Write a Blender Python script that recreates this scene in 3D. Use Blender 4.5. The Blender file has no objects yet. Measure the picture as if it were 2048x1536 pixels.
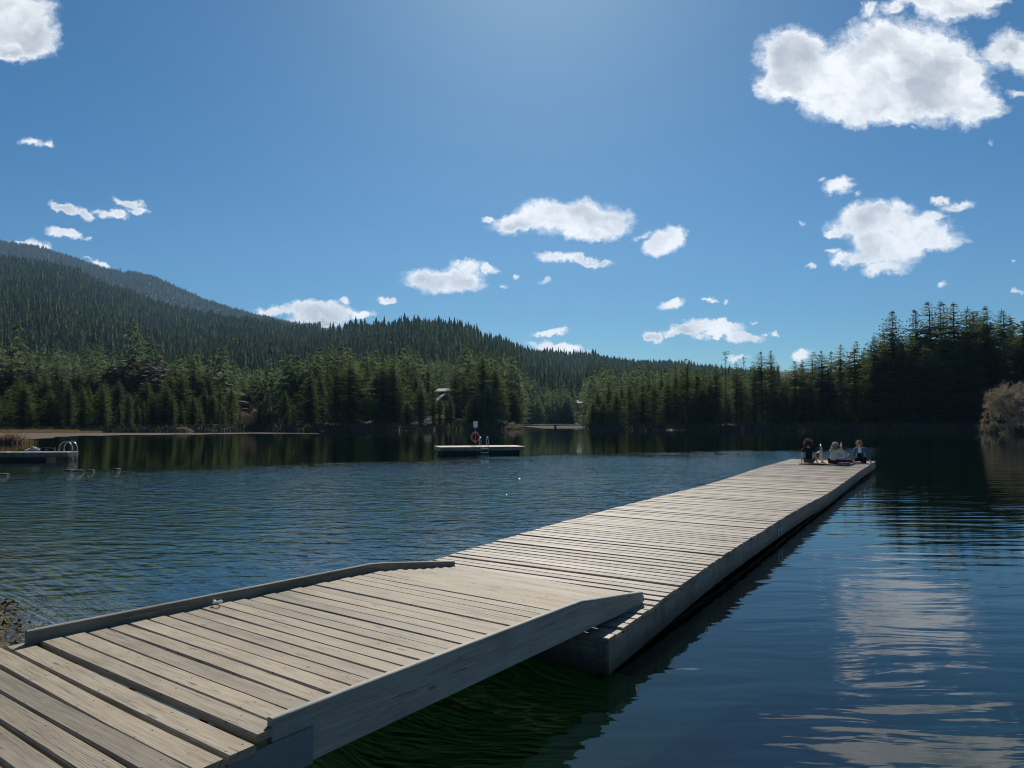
import bpy, bmesh, math, random
import numpy as np
from mathutils import Vector, Matrix

scene = bpy.context.scene
COL = scene.collection
R = math.radians
rng = random.Random(7)
nrng = np.random.default_rng(11)

# ------------------------------------------------------------------ camera
F, CX, CY, HOR, HC = 1365.0, 1024.0, 768.0, 845.0, 2.1      # measured on the 2048 px wide photograph
PITCH = math.atan((HOR - CY) / F)
cam = bpy.data.cameras.new('camera'); camo = bpy.data.objects.new('camera', cam); COL.objects.link(camo)
camo.location = (0, 0, HC); camo.rotation_euler = (R(90) + PITCH, 0, 0)
cam.sensor_width = 36.0; cam.lens = 36.0 * F / 2048.0
cam.clip_start = 0.05; cam.clip_end = 20000
scene.camera = camo
cth, sth = math.cos(PITCH), math.sin(PITCH)

def ray(px, py):
    x = (px - CX) / F; v = (CY - py) / F
    return np.array([x, cth - sth * v, sth + cth * v])
def P(px, py, z=0.0):                       # survey: the point at height z seen at a pixel of the photograph
    d = ray(px, py); t = (z - HC) / d[2]; return Vector((t * d[0], t * d[1], HC + t * d[2]))
def PD(px, py, D):                          # the point at depth D along +Y
    d = ray(px, py); t = D / d[1]; return Vector((t * d[0], D, HC + t * d[2]))

# ------------------------------------------------------------------ sun, sky, exposure
SUN_EL, SUN_AZ = R(42), R(2.5)              # azimuth from +Y towards +X
sun = bpy.data.lights.new('sun', 'SUN'); suno = bpy.data.objects.new('sun', sun); COL.objects.link(suno)
sun.energy = 5.0; sun.angle = R(0.53); sun.color = (1.0, 0.93, 0.82)
sd = Vector((math.sin(SUN_AZ) * math.cos(SUN_EL), math.cos(SUN_AZ) * math.cos(SUN_EL), math.sin(SUN_EL)))
suno.rotation_euler = sd.to_track_quat('Z', 'Y').to_euler()
scene.view_settings.view_transform = 'Standard'; scene.view_settings.look = 'None'
scene.view_settings.gamma = 1.0; scene.view_settings.use_curve_mapping = False
scene.view_settings.exposure = 0.10
scene.cycles.filter_width = 1.1
scene.cycles.use_denoising = True
scene.cycles.denoising_prefilter = 'ACCURATE'

world = bpy.data.worlds.new('World'); scene.world = world; world.use_nodes = True
NT = world.node_tree; NT.nodes.clear()

class G:                                     # small node helper
    def __init__(s, nt): s.nt = nt
    def n(s, t, **k):
        x = s.nt.nodes.new(t)
        for a, b in k.items(): setattr(x, a, b)
        return x
    def l(s, a, b): s.nt.links.new(a, b)
    def put(s, inp, v):
        if hasattr(v, 'is_output') or isinstance(v, bpy.types.NodeSocket): s.l(v, inp)
        elif v is not None: inp.default_value = v
    def m(s, op, a, b=None, c=None, clamp=False):
        x = s.n('ShaderNodeMath', operation=op, use_clamp=clamp)
        s.put(x.inputs[0], a)
        if b is not None: s.put(x.inputs[1], b)
        if c is not None: s.put(x.inputs[2], c)
        return x.outputs[0]
    def vm(s, op, a, b=None):
        x = s.n('ShaderNodeVectorMath', operation=op); s.put(x.inputs[0], a)
        if b is not None:
            if op == 'SCALE': s.put(x.inputs['Scale'], b)
            else: s.put(x.inputs[1], b)
        return x.outputs['Value'] if op in ('LENGTH', 'DOT_PRODUCT') else x.outputs[0]
    def sep(s, v):
        x = s.n('ShaderNodeSeparateXYZ'); s.put(x.inputs[0], v); return x.outputs
    def comb(s, a, b, c):
        x = s.n('ShaderNodeCombineXYZ')
        for i, v in enumerate((a, b, c)): s.put(x.inputs[i], v)
        return x.outputs[0]
    def noise(s, v, scale, detail=4, rough=0.55, dist=0.0, col=False, dim='3D'):
        x = s.n('ShaderNodeTexNoise', noise_dimensions=dim); s.put(x.inputs['Vector'], v)
        x.inputs['Scale'].default_value = scale; x.inputs['Detail'].default_value = detail
        x.inputs['Roughness'].default_value = rough; x.inputs['Distortion'].default_value = dist
        return x.outputs['Color'] if col else x.outputs['Fac']
    def ss(s, v, a, b, c=0.0, d=1.0):        # smoothstep remap
        x = s.n('ShaderNodeMapRange', interpolation_type='SMOOTHSTEP', clamp=True); s.put(x.inputs[0], v)
        x.inputs[1].default_value = a; x.inputs[2].default_value = b
        x.inputs[3].default_value = c; x.inputs[4].default_value = d
        return x.outputs[0]
    def lin(s, v, a, b, c=0.0, d=1.0):
        x = s.n('ShaderNodeMapRange', clamp=True); s.put(x.inputs[0], v)
        x.inputs[1].default_value = a; x.inputs[2].default_value = b
        x.inputs[3].default_value = c; x.inputs[4].default_value = d
        return x.outputs[0]
    def mix(s, f, a, b, blend='MIX'):
        x = s.n('ShaderNodeMix', data_type='RGBA', blend_type=blend, clamp_factor=True)
        s.put(x.inputs[0], f); s.put(x.inputs[6], a); s.put(x.inputs[7], b); return x.outputs[2]
    def map(s, v, loc=(0, 0, 0), rot=(0, 0, 0), sc=(1, 1, 1), vt='POINT'):
        x = s.n('ShaderNodeMapping', vector_type=vt); s.put(x.inputs[0], v)
        x.inputs[1].default_value = loc; x.inputs[2].default_value = rot; x.inputs[3].default_value = sc
        return x.outputs[0]
def rgb(r, g, b): return (r, g, b, 1.0)

g = G(NT)
sky = g.n('ShaderNodeTexSky', sky_type='NISHITA'); sky.sun_disc = False
sky.sun_elevation = SUN_EL; sky.sun_rotation = SUN_AZ
sky.altitude = 700; sky.air_density = 1.0; sky.dust_density = 0.65; sky.ozone_density = 3.5
hs = g.n('ShaderNodeHueSaturation'); hs.inputs['Saturation'].default_value = 1.36; hs.inputs['Value'].default_value = 0.63
g.l(sky.outputs[0], hs.inputs['Color'])
skycol = g.mix(1.0, hs.outputs[0], rgb(.74, 1.02, 1.0), 'MULTIPLY')
tc = g.n('ShaderNodeTexCoord'); dirv = tc.outputs['Generated']
sx, sy, sz = g.sep(dirv)
ysafe = g.m('MAXIMUM', sy, 0.05)
uv = g.comb(g.m('DIVIDE', sx, ysafe), g.m('DIVIDE', sz, ysafe), 0.0)
# domain warp
w1 = g.vm('SUBTRACT', g.noise(uv, 9, 3, 0.6, col=True), (0.5, 0.5, 0.5))
w2 = g.vm('SUBTRACT', g.noise(uv, 36, 7, 0.72, col=True), (0.5, 0.5, 0.5))
uvw = g.vm('ADD', g.vm('ADD', uv, g.vm('SCALE', w1, 0.034)), g.vm('SCALE', w2, 0.034))
CLOUDS = [  # x, y, rx, ry, tilt, weight in photograph pixels, turned below into directions
 (1590,112,72,58,0,1),(1580,165,62,42,0,1),(1655,165,90,66,0,1),(1725,150,110,84,-20,1),(1800,105,100,72,0,1),
 (1875,125,76,66,0,1),(1845,185,150,58,10,1),(1935,205,70,42,10,1),(1700,222,66,34,0,1),(1790,222,70,30,0,1),(1950,228,44,24,0,1),
 (1905,12,80,30,0,.9),(1850,0,60,24,0,.9),(1970,4,50,16,0,.7),(1745,20,24,16,-30,.7),(1795,16,38,17,0,.7),
 (2018,102,48,42,-25,.9),(2050,120,40,34,0,.9),(2034,190,20,10,0,.6),(1930,150,60,50,0,.8),
 (1675,375,34,17,-10,.75),(1688,368,24,12,0,.8),(1640,362,12,5,-20,.45),(1720,388,12,12,-30,.45),
 (1745,440,84,34,-6,1),(1805,448,100,22,3,.95),(1855,470,72,28,0,1),(1775,492,78,38,0,1),(1862,432,34,12,0,.8),
 (1720,512,46,15,0,.9),(1680,508,24,12,-15,.8),(1770,532,56,15,-5,.7),(1905,412,38,11,-8,.65),(1878,401,20,7,-10,.6),
 (1620,532,13,7,0,.65),(1603,452,13,6,-40,.45),(1668,463,28,9,-8,.85),(1665,497,14,5,0,.5),
 (1092,430,64,34,0,1),(1035,447,50,22,-12,1),(1155,436,66,38,0,1),(1212,440,52,34,0,1),(1170,463,60,18,0,.9),(975,437,13,8,0,.7),
 (1322,484,34,19,-15,.95),(1345,472,24,20,0,.9),(1288,468,22,7,-10,.6),
 (1118,511,44,11,3,.75),(1168,518,56,9,6,.75),(1205,524,28,8,0,.75),
 (868,560,62,27,0,1),(918,560,54,24,5,1),(930,536,36,13,8,.75),(972,543,26,7,5,.7),(1085,559,15,8,-15,.75),(1040,555,9,7,0,.5),(1013,573,9,5,0,.5),
 (555,621,44,12,-3,.9),(600,618,36,12,0,.9),(630,628,44,20,0,1),(670,630,48,20,0,1),(722,632,26,10,-5,.9),(640,646,64,12,3,.9),
 (700,606,14,7,15,.8),(777,603,17,7,8,.85),(1350,609,25,13,-12,1),(1417,601,15,5,0,.75),(1449,604,9,4,10,.6),
 (1304,668,21,12,-5,1),(1392,657,66,13,-2,1),(1432,654,54,13,5,1),(1440,672,54,8,-3,.85),(1490,676,42,11,3,1),(1345,665,22,5,0,.7),
 (1396,673,15,6,0,.7),(1532,670,8,4,0,.7),(1558,672,15,4,0,.85),(1505,647,12,4,0,.5),(1478,717,24,6,0,.6),
 (1100,666,36,9,-4,.95),(1120,698,62,11,6,.95),(1606,714,22,12,-10,.9),
 (15,40,90,72,20,1),(62,78,50,46,35,1),(22,108,44,20,0,.9),(68,283,38,11,4,.62),(96,284,18,8,10,.6),
 (132,414,36,9,14,.9),(172,427,22,10,20,.85),(208,423,24,8,8,.6),(238,424,24,10,14,.9),(258,403,38,10,14,.85),(276,421,26,7,12,.8),
 (130,466,38,11,8,.95),(172,475,8,4,0,.5),(72,498,36,17,4,.95),(30,491,24,8,0,.6),(196,528,22,7,14,.85),(172,517,16,4,5,.5),
 (1975,290,10,4,0,.4),(1883,572,12,8,-30,.42),(2027,517,10,7,-30,.42),(2028,583,9,4,0,.7),(2046,586,8,5,0,.8),(1822,260,8,4,0,.5),
 # a few beyond the frame, so that the sky goes on
 (2350,300,120,60,0,1),(2480,330,90,40,0,1),(-260,330,110,45,0,1),(-420,350,80,30,0,1),(700,-420,140,80,0,1),(1700,-500,200,110,0,1),(1350,-620,120,60,0,1),
]
fld = None
for (cx_, cy_, rx_, ry_, tl, wt) in CLOUDS:
    d0 = ray(cx_, cy_); u0, v0 = d0[0] / d0[1], d0[2] / d0[1]
    k = 1.0 / d0[1] / F / 1.0
    rx2, ry2 = rx_ * k * 1.42, ry_ * k * 1.42 / d0[1]
    mp = g.map(uvw, (u0, v0, 0), (0, 0, R(-tl)), (rx2, ry2, 1), 'TEXTURE')
    gr = g.n('ShaderNodeTexGradient', gradient_type='SPHERICAL'); g.l(mp, gr.inputs[0])
    o = gr.outputs['Fac']
    if wt < 1: o = g.m('MULTIPLY', o, wt)
    if fld is None: fld = o
    else:
        mm = g.n('ShaderNodeMath', operation='SMOOTH_MAX'); g.l(fld, mm.inputs[0]); g.l(o, mm.inputs[1]); mm.inputs[2].default_value = 0.08
        fld = mm.outputs[0]
n1 = g.noise(uvw, 22, 9, 0.66); n2 = g.noise(g.map(uv, rot=(0, 0, .35), sc=(.6, 1.3, 1)), 90, 6, 0.7)
ft = g.m('ADD', g.m('MULTIPLY', g.m('SUBTRACT', n1, 0.5), 0.85), g.m('MULTIPLY', g.m('SUBTRACT', n2, 0.5), 0.30))
has = g.ss(fld, 0.02, 0.14)
dens = g.m('ADD', fld, g.m('MULTIPLY', ft, has))
alpha = g.m('POWER', g.lin(dens, 0.14, 0.47), 1.3)
alpha = g.m('MULTIPLY', alpha, has)
alpha = g.m('MULTIPLY', alpha, g.m('GREATER_THAN', sy, 0.08))
# thicker cores of the clouds let less of the sun behind them through
n3 = g.noise(g.map(uvw, sc=(1, 1.5, 1)), 9, 5, 0.5)
thick = g.m('MULTIPLY', g.ss(fld, 0.30, 0.72), g.ss(n3, 0.40, 0.64))
ccol = g.mix(thick, rgb(10.2, 10.3, 10.4), rgb(4.9, 5.25, 5.7))
n4 = g.noise(uvw, 34, 6, 0.62)
ccol = g.mix(g.ss(n4, 0.42, 0.70, 0.0, 0.55), ccol, rgb(6.6, 7.0, 7.5))
ccol = g.mix(g.ss(dens, 0.20, 0.52, 1.0, 0.0), ccol, rgb(8.4, 9.0, 9.8))
allc = g.mix(g.m('MULTIPLY', alpha, 0.97), skycol, ccol)
bg = g.n('ShaderNodeBackground'); g.l(allc, bg.inputs[0]); bg.inputs[1].default_value = 0.095
wo = g.n('ShaderNodeOutputWorld'); g.l(bg.outputs[0], wo.inputs[0])

# ------------------------------------------------------------------ object helpers
def tag(o, label=None, cat=None, group=None, kind=None):
    if label: o['label'] = label
    if cat: o['category'] = cat
    if group: o['group'] = group
    if kind: o['kind'] = kind
    return o
def empty(name, loc=(0, 0, 0), rz=0.0):
    o = bpy.data.objects.new(name, None); o.location = loc; o.rotation_euler = (0, 0, rz); o.empty_display_size = 0.2
    COL.objects.link(o); return o
def mesh_np(name, V, Fc, mats, smooth=False, attrs=None, uv=None, midx=None):
    """V (n,3), Fc list of faces or (m,k) array"""
    me = bpy.data.meshes.new(name)
    V = np.asarray(V, dtype=np.float32)
    if isinstance(Fc, np.ndarray):
        m, k = Fc.shape
        me.vertices.add(len(V)); me.vertices.foreach_set('co', V.ravel())
        me.loops.add(m * k); me.loops.foreach_set('vertex_index', Fc.astype(np.int32).ravel())
        me.polygons.add(m); me.polygons.foreach_set('loop_start', np.arange(0, m * k, k, dtype=np.int32))
        me.update(calc_edges=True)
    else:
        me.from_pydata([tuple(map(float, v)) for v in V], [], Fc); me.update()
    for mt in (mats if isinstance(mats, (list, tuple)) else [mats]): me.materials.append(mt)
    if midx is not None: me.polygons.foreach_set('material_index', np.asarray(midx, dtype=np.int32))
    if attrs:
        for an, av in attrs.items():
            av = np.asarray(av, dtype=np.float32)
            a = me.attributes.new(an, 'FLOAT', 'POINT'); a.data.foreach_set('value', av)
    if uv is not None:
        ul = me.uv_layers.new(name='UVMap'); ul.data.foreach_set('uv', np.asarray(uv, dtype=np.float32).ravel())
    me.polygons.foreach_set('use_smooth', np.full(len(me.polygons), smooth, dtype=bool))
    me.update()
    return me
def link(name, me, parent=None, loc=(0, 0, 0)):
    o = bpy.data.objects.new(name, me); COL.objects.link(o); o.location = loc
    if parent is not None: o.parent = parent
    return o

class MB:
    """collects shapes into one mesh, with uv (metres along the grain) and a per-piece random number"""
    def __init__(s): s.v = []; s.f = []; s.uv = []; s.r = []
    def add(s, vs, fs, uvs=None, rnd=None):
        b = len(s.v); rnd = rng.random() if rnd is None else rnd
        s.v += [tuple(v) for v in vs]; s.r += [rnd] * len(vs)
        for i, f in enumerate(fs):
            s.f.append([b + j for j in f])
            if uvs: s.uv += [tuple(uvs[i][j]) for j in range(len(f))]
            else: s.uv += [(vs[j][0] + vs[j][1], vs[j][2]) for j in f]
    def loft(s, rings, closed=True, caps=True, rnd=None):
        """rings: list of lists of points with equal count; uv u = along"""
        k = len(rings[0]); vs = [p for r_ in rings for p in r_]; fs = []; uvs = []
        off = rng.random() * 50
        L = [0.0]
        for a, b in zip(rings, rings[1:]): L.append(L[-1] + (Vector(b[0]) - Vector(a[0])).length)
        W = [0.0]
        for j in range(k): W.append(W[-1] + (Vector(rings[0][(j + 1) % k]) - Vector(rings[0][j])).length)
        for i in range(len(rings) - 1):
            for j in range(k if closed else k - 1):
                j2 = (j + 1) % k
                fs.append([i * k + j, i * k + j2, (i + 1) * k + j2, (i + 1) * k + j])
                uvs.append([(L[i] + off, W[j]), (L[i] + off, W[j + 1]), (L[i + 1] + off, W[j + 1]), (L[i + 1] + off, W[j])])
        if caps and closed:
            for e, rg in ((0, rings[0]), (1, rings[-1])):
                idx = [(len(rings) - 1) * k * e + j for j in range(k)]
                if not e: idx = idx[::-1]
                fs.append(idx); uvs.append([(off + 7 + 0.02 * j, 0.3 * W[j]) for j in range(k)])
        s.add(vs, fs, uvs, rnd)
    def box(s, c, size, rz=0.0, rnd=None, rot=None):
        c = Vector(c); hx, hy, hz = size[0] / 2, size[1] / 2, size[2] / 2
        M = rot if rot is not None else Matrix.Rotation(rz, 3, 'Z')
        ring = lambda x: [c + M @ Vector((x, a * hy, b * hz)) for a, b in ((-1, -1), (1, -1), (1, 1), (-1, 1))]
        s.loft([ring(-hx), ring(hx)], rnd=rnd)
    def beam(s, a, b, w, h, rnd=None):      # box from a to b, width horizontally, height in z
        a, b = Vector(a), Vector(b); d = (b - a).normalized(); sd_ = d.cross(Vector((0, 0, 1)))
        if sd_.length < 1e-4: sd_ = Vector((1, 0, 0))
        sd_.normalize(); up = sd_.cross(d)
        ring = lambda p: [p + sd_ * (x * w / 2) + up * (y * h / 2) for x, y in ((-1, -1), (1, -1), (1, 1), (-1, 1))]
        s.loft([ring(a), ring(b)], rnd=rnd)
    def tube(s, pts, r, n=8, caps=True, rnd=None):
        pts = [Vector(p) for p in pts]; rings = []; prev = None
        rr = r if isinstance(r, (list, tuple)) else [r] * len(pts)
        for i, p in enumerate(pts):
            d = (pts[min(i + 1, len(pts) - 1)] - pts[max(i - 1, 0)]).normalized()
            if prev is None:
                a = d.cross(Vector((0, 0, 1)))
                if a.length < 1e-3: a = d.cross(Vector((1, 0, 0)))
            else: a = prev - d * prev.dot(d)
            a.normalize(); prev = a; b = d.cross(a)
            rings.append([p + (a * math.cos(t) + b * math.sin(t)) * rr[i] for t in [2 * math.pi * j / n for j in range(n)]])
        s.loft(rings, caps=caps, rnd=rnd)
    def ball(s, c, rx, ry=None, rz=None, n=10, m=7, rnd=None, M=None, jit=0.0):
        ry = rx if ry is None else ry; rz = rx if rz is None else rz
        c = Vector(c); vs = []; fs = []
        for i in range(m + 1):
            th = math.pi * i / m
            for j in range(n):
                ph = 2 * math.pi * j / n; q = 1 + jit * (rng.random() - .5)
                v = Vector((rx * math.sin(th) * math.cos(ph), ry * math.sin(th) * math.sin(ph), rz * math.cos(th))) * q
                if M is not None: v = M @ v
                vs.append(c + v)
        for i in range(m):
            for j in range(n):
                j2 = (j + 1) % n
                fs.append([i * n + j, (i + 1) * n + j, (i + 1) * n + j2, i * n + j2])
        s.add(vs, fs, None, rnd)
    def build(s, name, mat, parent=None, smooth=False, loc=(0, 0, 0)):
        me = bpy.data.meshes.new(name)
        me.from_pydata([tuple(v) for v in s.v], [], s.f); me.update()
        a = me.attributes.new('rnd', 'FLOAT', 'POINT'); a.data.foreach_set('value', np.array(s.r, dtype=np.float32))
        ul = me.uv_layers.new(name='UVMap'); ul.data.foreach_set('uv', np.array(s.uv, dtype=np.float32).ravel())
        for mt in (mat if isinstance(mat, (list, tuple)) else [mat]): me.materials.append(mt)
        me.polygons.foreach_set('use_smooth', np.full(len(me.polygons), smooth, dtype=bool)); me.update()
        return link(name, me, parent, loc)

# ------------------------------------------------------------------ materials
def newmat(name):
    m = bpy.data.materials.new(name); m.use_nodes = True; nt = m.node_tree; nt.nodes.clear()
    gg = G(nt); out = gg.n('ShaderNodeOutputMaterial'); return m, gg, out
def principled(gg, out, col, rough=0.7, spec=0.3, metal=0.0, bump=None, bd=0.01, bs=0.5, **k):
    p = gg.n('ShaderNodeBsdfPrincipled'); gg.put(p.inputs['Base Color'], col); gg.put(p.inputs['Roughness'], rough)
    gg.put(p.inputs['Metallic'], metal); gg.put(p.inputs['Specular IOR Level'], spec)
    if bump is not None:
        b = gg.n('ShaderNodeBump'); b.inputs['Strength'].default_value = bs; b.inputs['Distance'].default_value = bd
        gg.l(bump, b.inputs['Height']); gg.l(b.outputs[0], p.inputs['Normal'])
    gg.l(p.outputs[0], out.inputs[0]); return p
def attr(gg, name):
    a = gg.n('ShaderNodeAttribute'); a.attribute_name = name; return a.outputs['Fac']

def wood(name, light, dark, rough=0.62, spec=0.4, stain=0.35, weed=0.0, nails=True, bright=1.0, width=0.14):
    m, q, out = newmat(name)
    uvn = q.n('ShaderNodeUVMap'); u, v, _ = q.sep(uvn.outputs[0]); r = attr(q, 'rnd')
    r7 = q.m('MULTIPLY', r, 37.0)
    vec = q.comb(q.m('MULTIPLY', u, 1.6), q.m('MULTIPLY', v, 34.0), r7)
    wv = q.noise(q.comb(q.m('MULTIPLY', u, 1.1), q.m('MULTIPLY', v, 5.0), r7), 1.0, 3, 0.5)
    grain = q.noise(vec, 1.6, 8, 0.68, 0.6)
    rings = q.m('SINE', q.m('ADD', q.m('MULTIPLY', v, 520.0), q.m('MULTIPLY', wv, 52.0)))
    rings = q.ss(rings, 0.35, 0.98)
    # knots
    vo = q.n('ShaderNodeTexVoronoi', feature='F1'); q.l(q.comb(q.m('MULTIPLY', u, 1.9), q.m('MULTIPLY', v, 7.5), r7), vo.inputs['Vector']); vo.inputs['Scale'].default_value = 1.0
    knot = q.ss(vo.outputs['Distance'], 0.04, 0.13, 1.0, 0.0)
    halo = q.ss(vo.outputs['Distance'], 0.08, 0.34, 1.0, 0.0)
    # cracks along the grain
    cr = q.noise(q.comb(q.m('MULTIPLY', u, 0.75), q.m('MULTIPLY', v, 46.0), q.m('ADD', r7, 5.0)), 1.0, 3, 0.55, 0.25)
    crack = q.m('MULTIPLY', q.ss(q.m('ABSOLUTE', q.m('SUBTRACT', cr, 0.5)), 0.003, 0.012, 1.0, 0.0), q.ss(q.noise(q.comb(u, q.m('MULTIPLY', v, 6.0), r7), 1.4, 2), 0.50, 0.58))
    big = q.noise(q.comb(u, q.m('MULTIPLY', v, 3.0), r7), 1.3, 5, 0.6)
    geo = q.n('ShaderNodeNewGeometry'); wpos = geo.outputs['Position']
    blotch = q.noise(wpos, 1.7, 5, 0.62)
    c = q.mix(q.ss(grain, 0.22, 0.66), dark, light)
    c = q.mix(q.m('MULTIPLY', rings, 0.55), c, dark)
    c = q.mix(q.m('MULTIPLY', q.ss(big, 0.45, 0.72), stain), c, rgb(dark[0] * .55, dark[1] * .55, dark[2] * .5))
    c = q.mix(q.m('MULTIPLY', q.ss(blotch, 0.48, 0.70), stain * 0.8), c, rgb(dark[0] * .6, dark[1] * .63, dark[2] * .55))
    c = q.mix(q.m('MULTIPLY', halo, 0.30), c, light)
    c = q.mix(q.m('MULTIPLY', knot, 0.72), c, rgb(0.045, 0.036, 0.028))
    c = q.mix(q.m('MULTIPLY', crack, 0.70), c, rgb(0.03, 0.026, 0.02))
    # dirt and bird specks
    sp = q.n('ShaderNodeTexVoronoi', feature='F1'); q.l(wpos, sp.inputs['Vector']); sp.inputs['Scale'].default_value = 9.0
    sel = q.sep(sp.outputs['Color'])[0]
    c = q.mix(q.m('MULTIPLY', q.ss(sp.outputs['Distance'], 0.06, 0.13, 1, 0), q.ss(sel, 0.80, 0.82)), c, rgb(0.05, 0.04, 0.03))
    if nails:
        fu = q.m('SUBTRACT', q.m('FRACT', q.m('DIVIDE', q.m('ADD', u, q.m('MULTIPLY', r, 0.11)), 0.61)), 0.5)
        du = q.m('MULTIPLY', fu, 0.61)
        fv = q.m('SUBTRACT', q.m('FRACT', q.m('DIVIDE', q.m('ADD', v, 0.0), width * .6)), 0.5)
        dv = q.m('MULTIPLY', fv, width * .6)
        dd = q.m('SQRT', q.m('ADD', q.m('MULTIPLY', du, du), q.m('MULTIPLY', dv, dv)))
        c = q.mix(q.ss(dd, 0.0045, 0.0085, 0.9, 0.0), c, rgb(0.03, 0.026, 0.024))
    if weed > 0:                            # algae and wet staining just above the water line
        z = q.sep(wpos)[2]
        zz = q.m('ADD', z, q.m('MULTIPLY', q.m('SUBTRACT', q.noise(wpos, 6, 5, 0.6), 0.5), 0.16))
        c = q.mix(q.ss(zz, 0.04, 0.30, weed, 0.0), c, rgb(0.022, 0.026, 0.017))
        st = q.noise(q.map(wpos, sc=(5, 5, 0.6)), 2.2, 4, 0.6)
        c = q.mix(q.ss(st, 0.52, 0.72, 0, weed * .75), c, rgb(0.05, 0.052, 0.045))
    hv = q.n('ShaderNodeHueSaturation'); q.put(hv.inputs['Value'], q.m('MULTIPLY', q.lin(r, 0, 1, 0.66, 1.20), bright))
    hv.inputs['Saturation'].default_value = 1.0; q.l(c, hv.inputs['Color'])
    hgt = q.m('SUBTRACT', q.m('ADD', q.m('MULTIPLY', grain, 0.7), q.m('MULTIPLY', rings, 0.15)), q.m('MULTIPLY', crack, 1.3))
    rg = q.m('ADD', q.m('MULTIPLY', grain, 0.25), q.m('ADD', q.m('MULTIPLY', r, 0.16), rough - 0.22))
    principled(q, out, hv.outputs[0], rg, spec, bump=hgt, bd=0.004, bs=0.55)
    return m

def plain(name, col, rough=0.6, spec=0.3, metal=0.0, nscale=8.0, namt=0.25, bump=0.0, dist=0.01):
    m, q, out = newmat(name)
    tcn = q.n('ShaderNodeTexCoord'); nz = q.noise(tcn.outputs['Object'], nscale, 5, 0.6)
    c = q.mix(q.m('MULTIPLY', q.ss(nz, 0.3, 0.7), namt), rgb(*col), rgb(col[0] * .5, col[1] * .5, col[2] * .5))
    principled(q, out, c, rough, spec, metal, bump=(nz if bump else None), bd=dist, bs=bump or 0.5)
    return m

def foliage(name, a, b, trans=0.35, tip=None, vary=0.3):
    m, q, out = newmat(name)
    geo = q.n('ShaderNodeNewGeometry'); oi = q.n('ShaderNodeObjectInfo')
    r = attr(q, 'rnd'); pos = geo.outputs['Position']
    nz = q.noise(pos, 0.35, 4, 0.6)
    c = q.mix(q.ss(nz, 0.35, 0.68), a, b)
    c = q.mix(q.ss(r, 0.55, 1.0, 0, 0.65), c, tip or b)
    rv = q.m('FRACT', q.m('ADD', q.m('MULTIPLY', oi.outputs['Random'], 7.31), 0.0))
    hv = q.n('ShaderNodeHueSaturation'); q.put(hv.inputs['Value'], q.m('MULTIPLY', q.lin(rv, 0, 1, 1 - vary, 1 + vary), q.lin(r, 0, 1, 0.7, 1.25)))
    q.put(hv.inputs['Hue'], q.lin(oi.outputs['Random'], 0, 1, 0.485, 0.515)); q.l(c, hv.inputs['Color'])
    d = q.n('ShaderNodeBsdfPrincipled'); q.l(hv.outputs[0], d.inputs['Base Color']); d.inputs['Roughness'].default_value = 0.85; d.inputs['Specular IOR Level'].default_value = 0.08
    t = q.n('ShaderNodeBsdfTranslucent'); q.l(q.mix(0.5, hv.outputs[0], rgb(b[0] * 1.6, b[1] * 1.5, b[2] * .6)), t.inputs[0])
    mx = q.n('ShaderNodeMixShader'); mx.inputs[0].default_value = trans; q.l(d.outputs[0], mx.inputs[1]); q.l(t.outputs[0], mx.inputs[2])
    q.l(mx.outputs[0], out.inputs[0]); return m

M_deck = wood('weathered_deck', rgb(.375, .31, .23), rgb(.165, .13, .10), 0.60, 0.42, 0.42)
M_ramp = wood('weathered_ramp', rgb(.375, .315, .225), rgb(.18, .145, .10), 0.66, 0.35, 0.30)
M_board = wood('grey_side_board', rgb(.50, .49, .42), rgb(.30, .30, .255), 0.7, 0.3, 0.35, nails=False)
M_curb = wood('grey_curb', rgb(.30, .28, .22), rgb(.15, .145, .12), 0.7, 0.3, 0.5, nails=False)
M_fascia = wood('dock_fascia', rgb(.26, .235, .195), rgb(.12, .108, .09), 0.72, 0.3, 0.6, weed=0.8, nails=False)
M_float = plain('black_float_tub', (.012, .013, .014), 0.5, 0.4)
M_galv = plain('galvanised_steel', (.20, .25, .28), 0.42, 0.5, 0.5, 30, 0.3)
M_boltd = plain('dark_bolt', (.05, .06, .065), 0.5, 0.5, 0.4, 20, 0.2)
M_steel = plain('bright_tube', (.75, .76, .78), 0.22, 0.5, 1.0, 20, 0.1)
M_white = plain('white_paint', (.80, .80, .78), 0.5, 0.4, 0, 6, 0.12)
M_dark = plain('dark_cloth', (.016, .017, .022), 0.9, 0.2, 0, 30, 0.3)
M_bark = plain('conifer_bark', (.075, .058, .045), 0.9, 0.15, 0, 3, 0.5)
M_fir = foliage('fir_needles', rgb(.050, .078, .034), rgb(.105, .140, .048), 0.48, rgb(.150, .180, .055))
M_hemlock = foliage('hemlock_needles', rgb(.044, .074, .044), rgb(.085, .120, .058), 0.46, rgb(.120, .150, .062))
M_young = foliage('young_needles', rgb(.055, .080, .026), rgb(.095, .120, .036), 0.45, rgb(.125, .145, .045))
M_twig = foliage('bare_twigs', rgb(.185, .16, .155), rgb(.25, .22, .21), 0.40, rgb(.29, .25, .24), .12)
M_brush = plain('bank_brush', (.090, .068, .052), 0.9, 0.1, 0, 2, 0.5)
M_reed = foliage('dry_reeds', rgb(.12, .085, .065), rgb(.165, .12, .09), 0.38, rgb(.20, .15, .11), .12)
M_litter = plain('leaf_litter', (.12, .085, .05), 0.8, 0.2, 0, 12, 0.7)
M_rock = plain('lake_rock', (.035, .033, .028), 0.75, 0.3, 0, 5, 0.5, 0.6, 0.03)
M_skin = plain('skin', (.62, .40, .31), 0.55, 0.35, 0, 10, 0.08)
M_hair = plain('brown_hair', (.075, .042, .025), 0.6, 0.4, 0, 50, 0.4)
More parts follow.
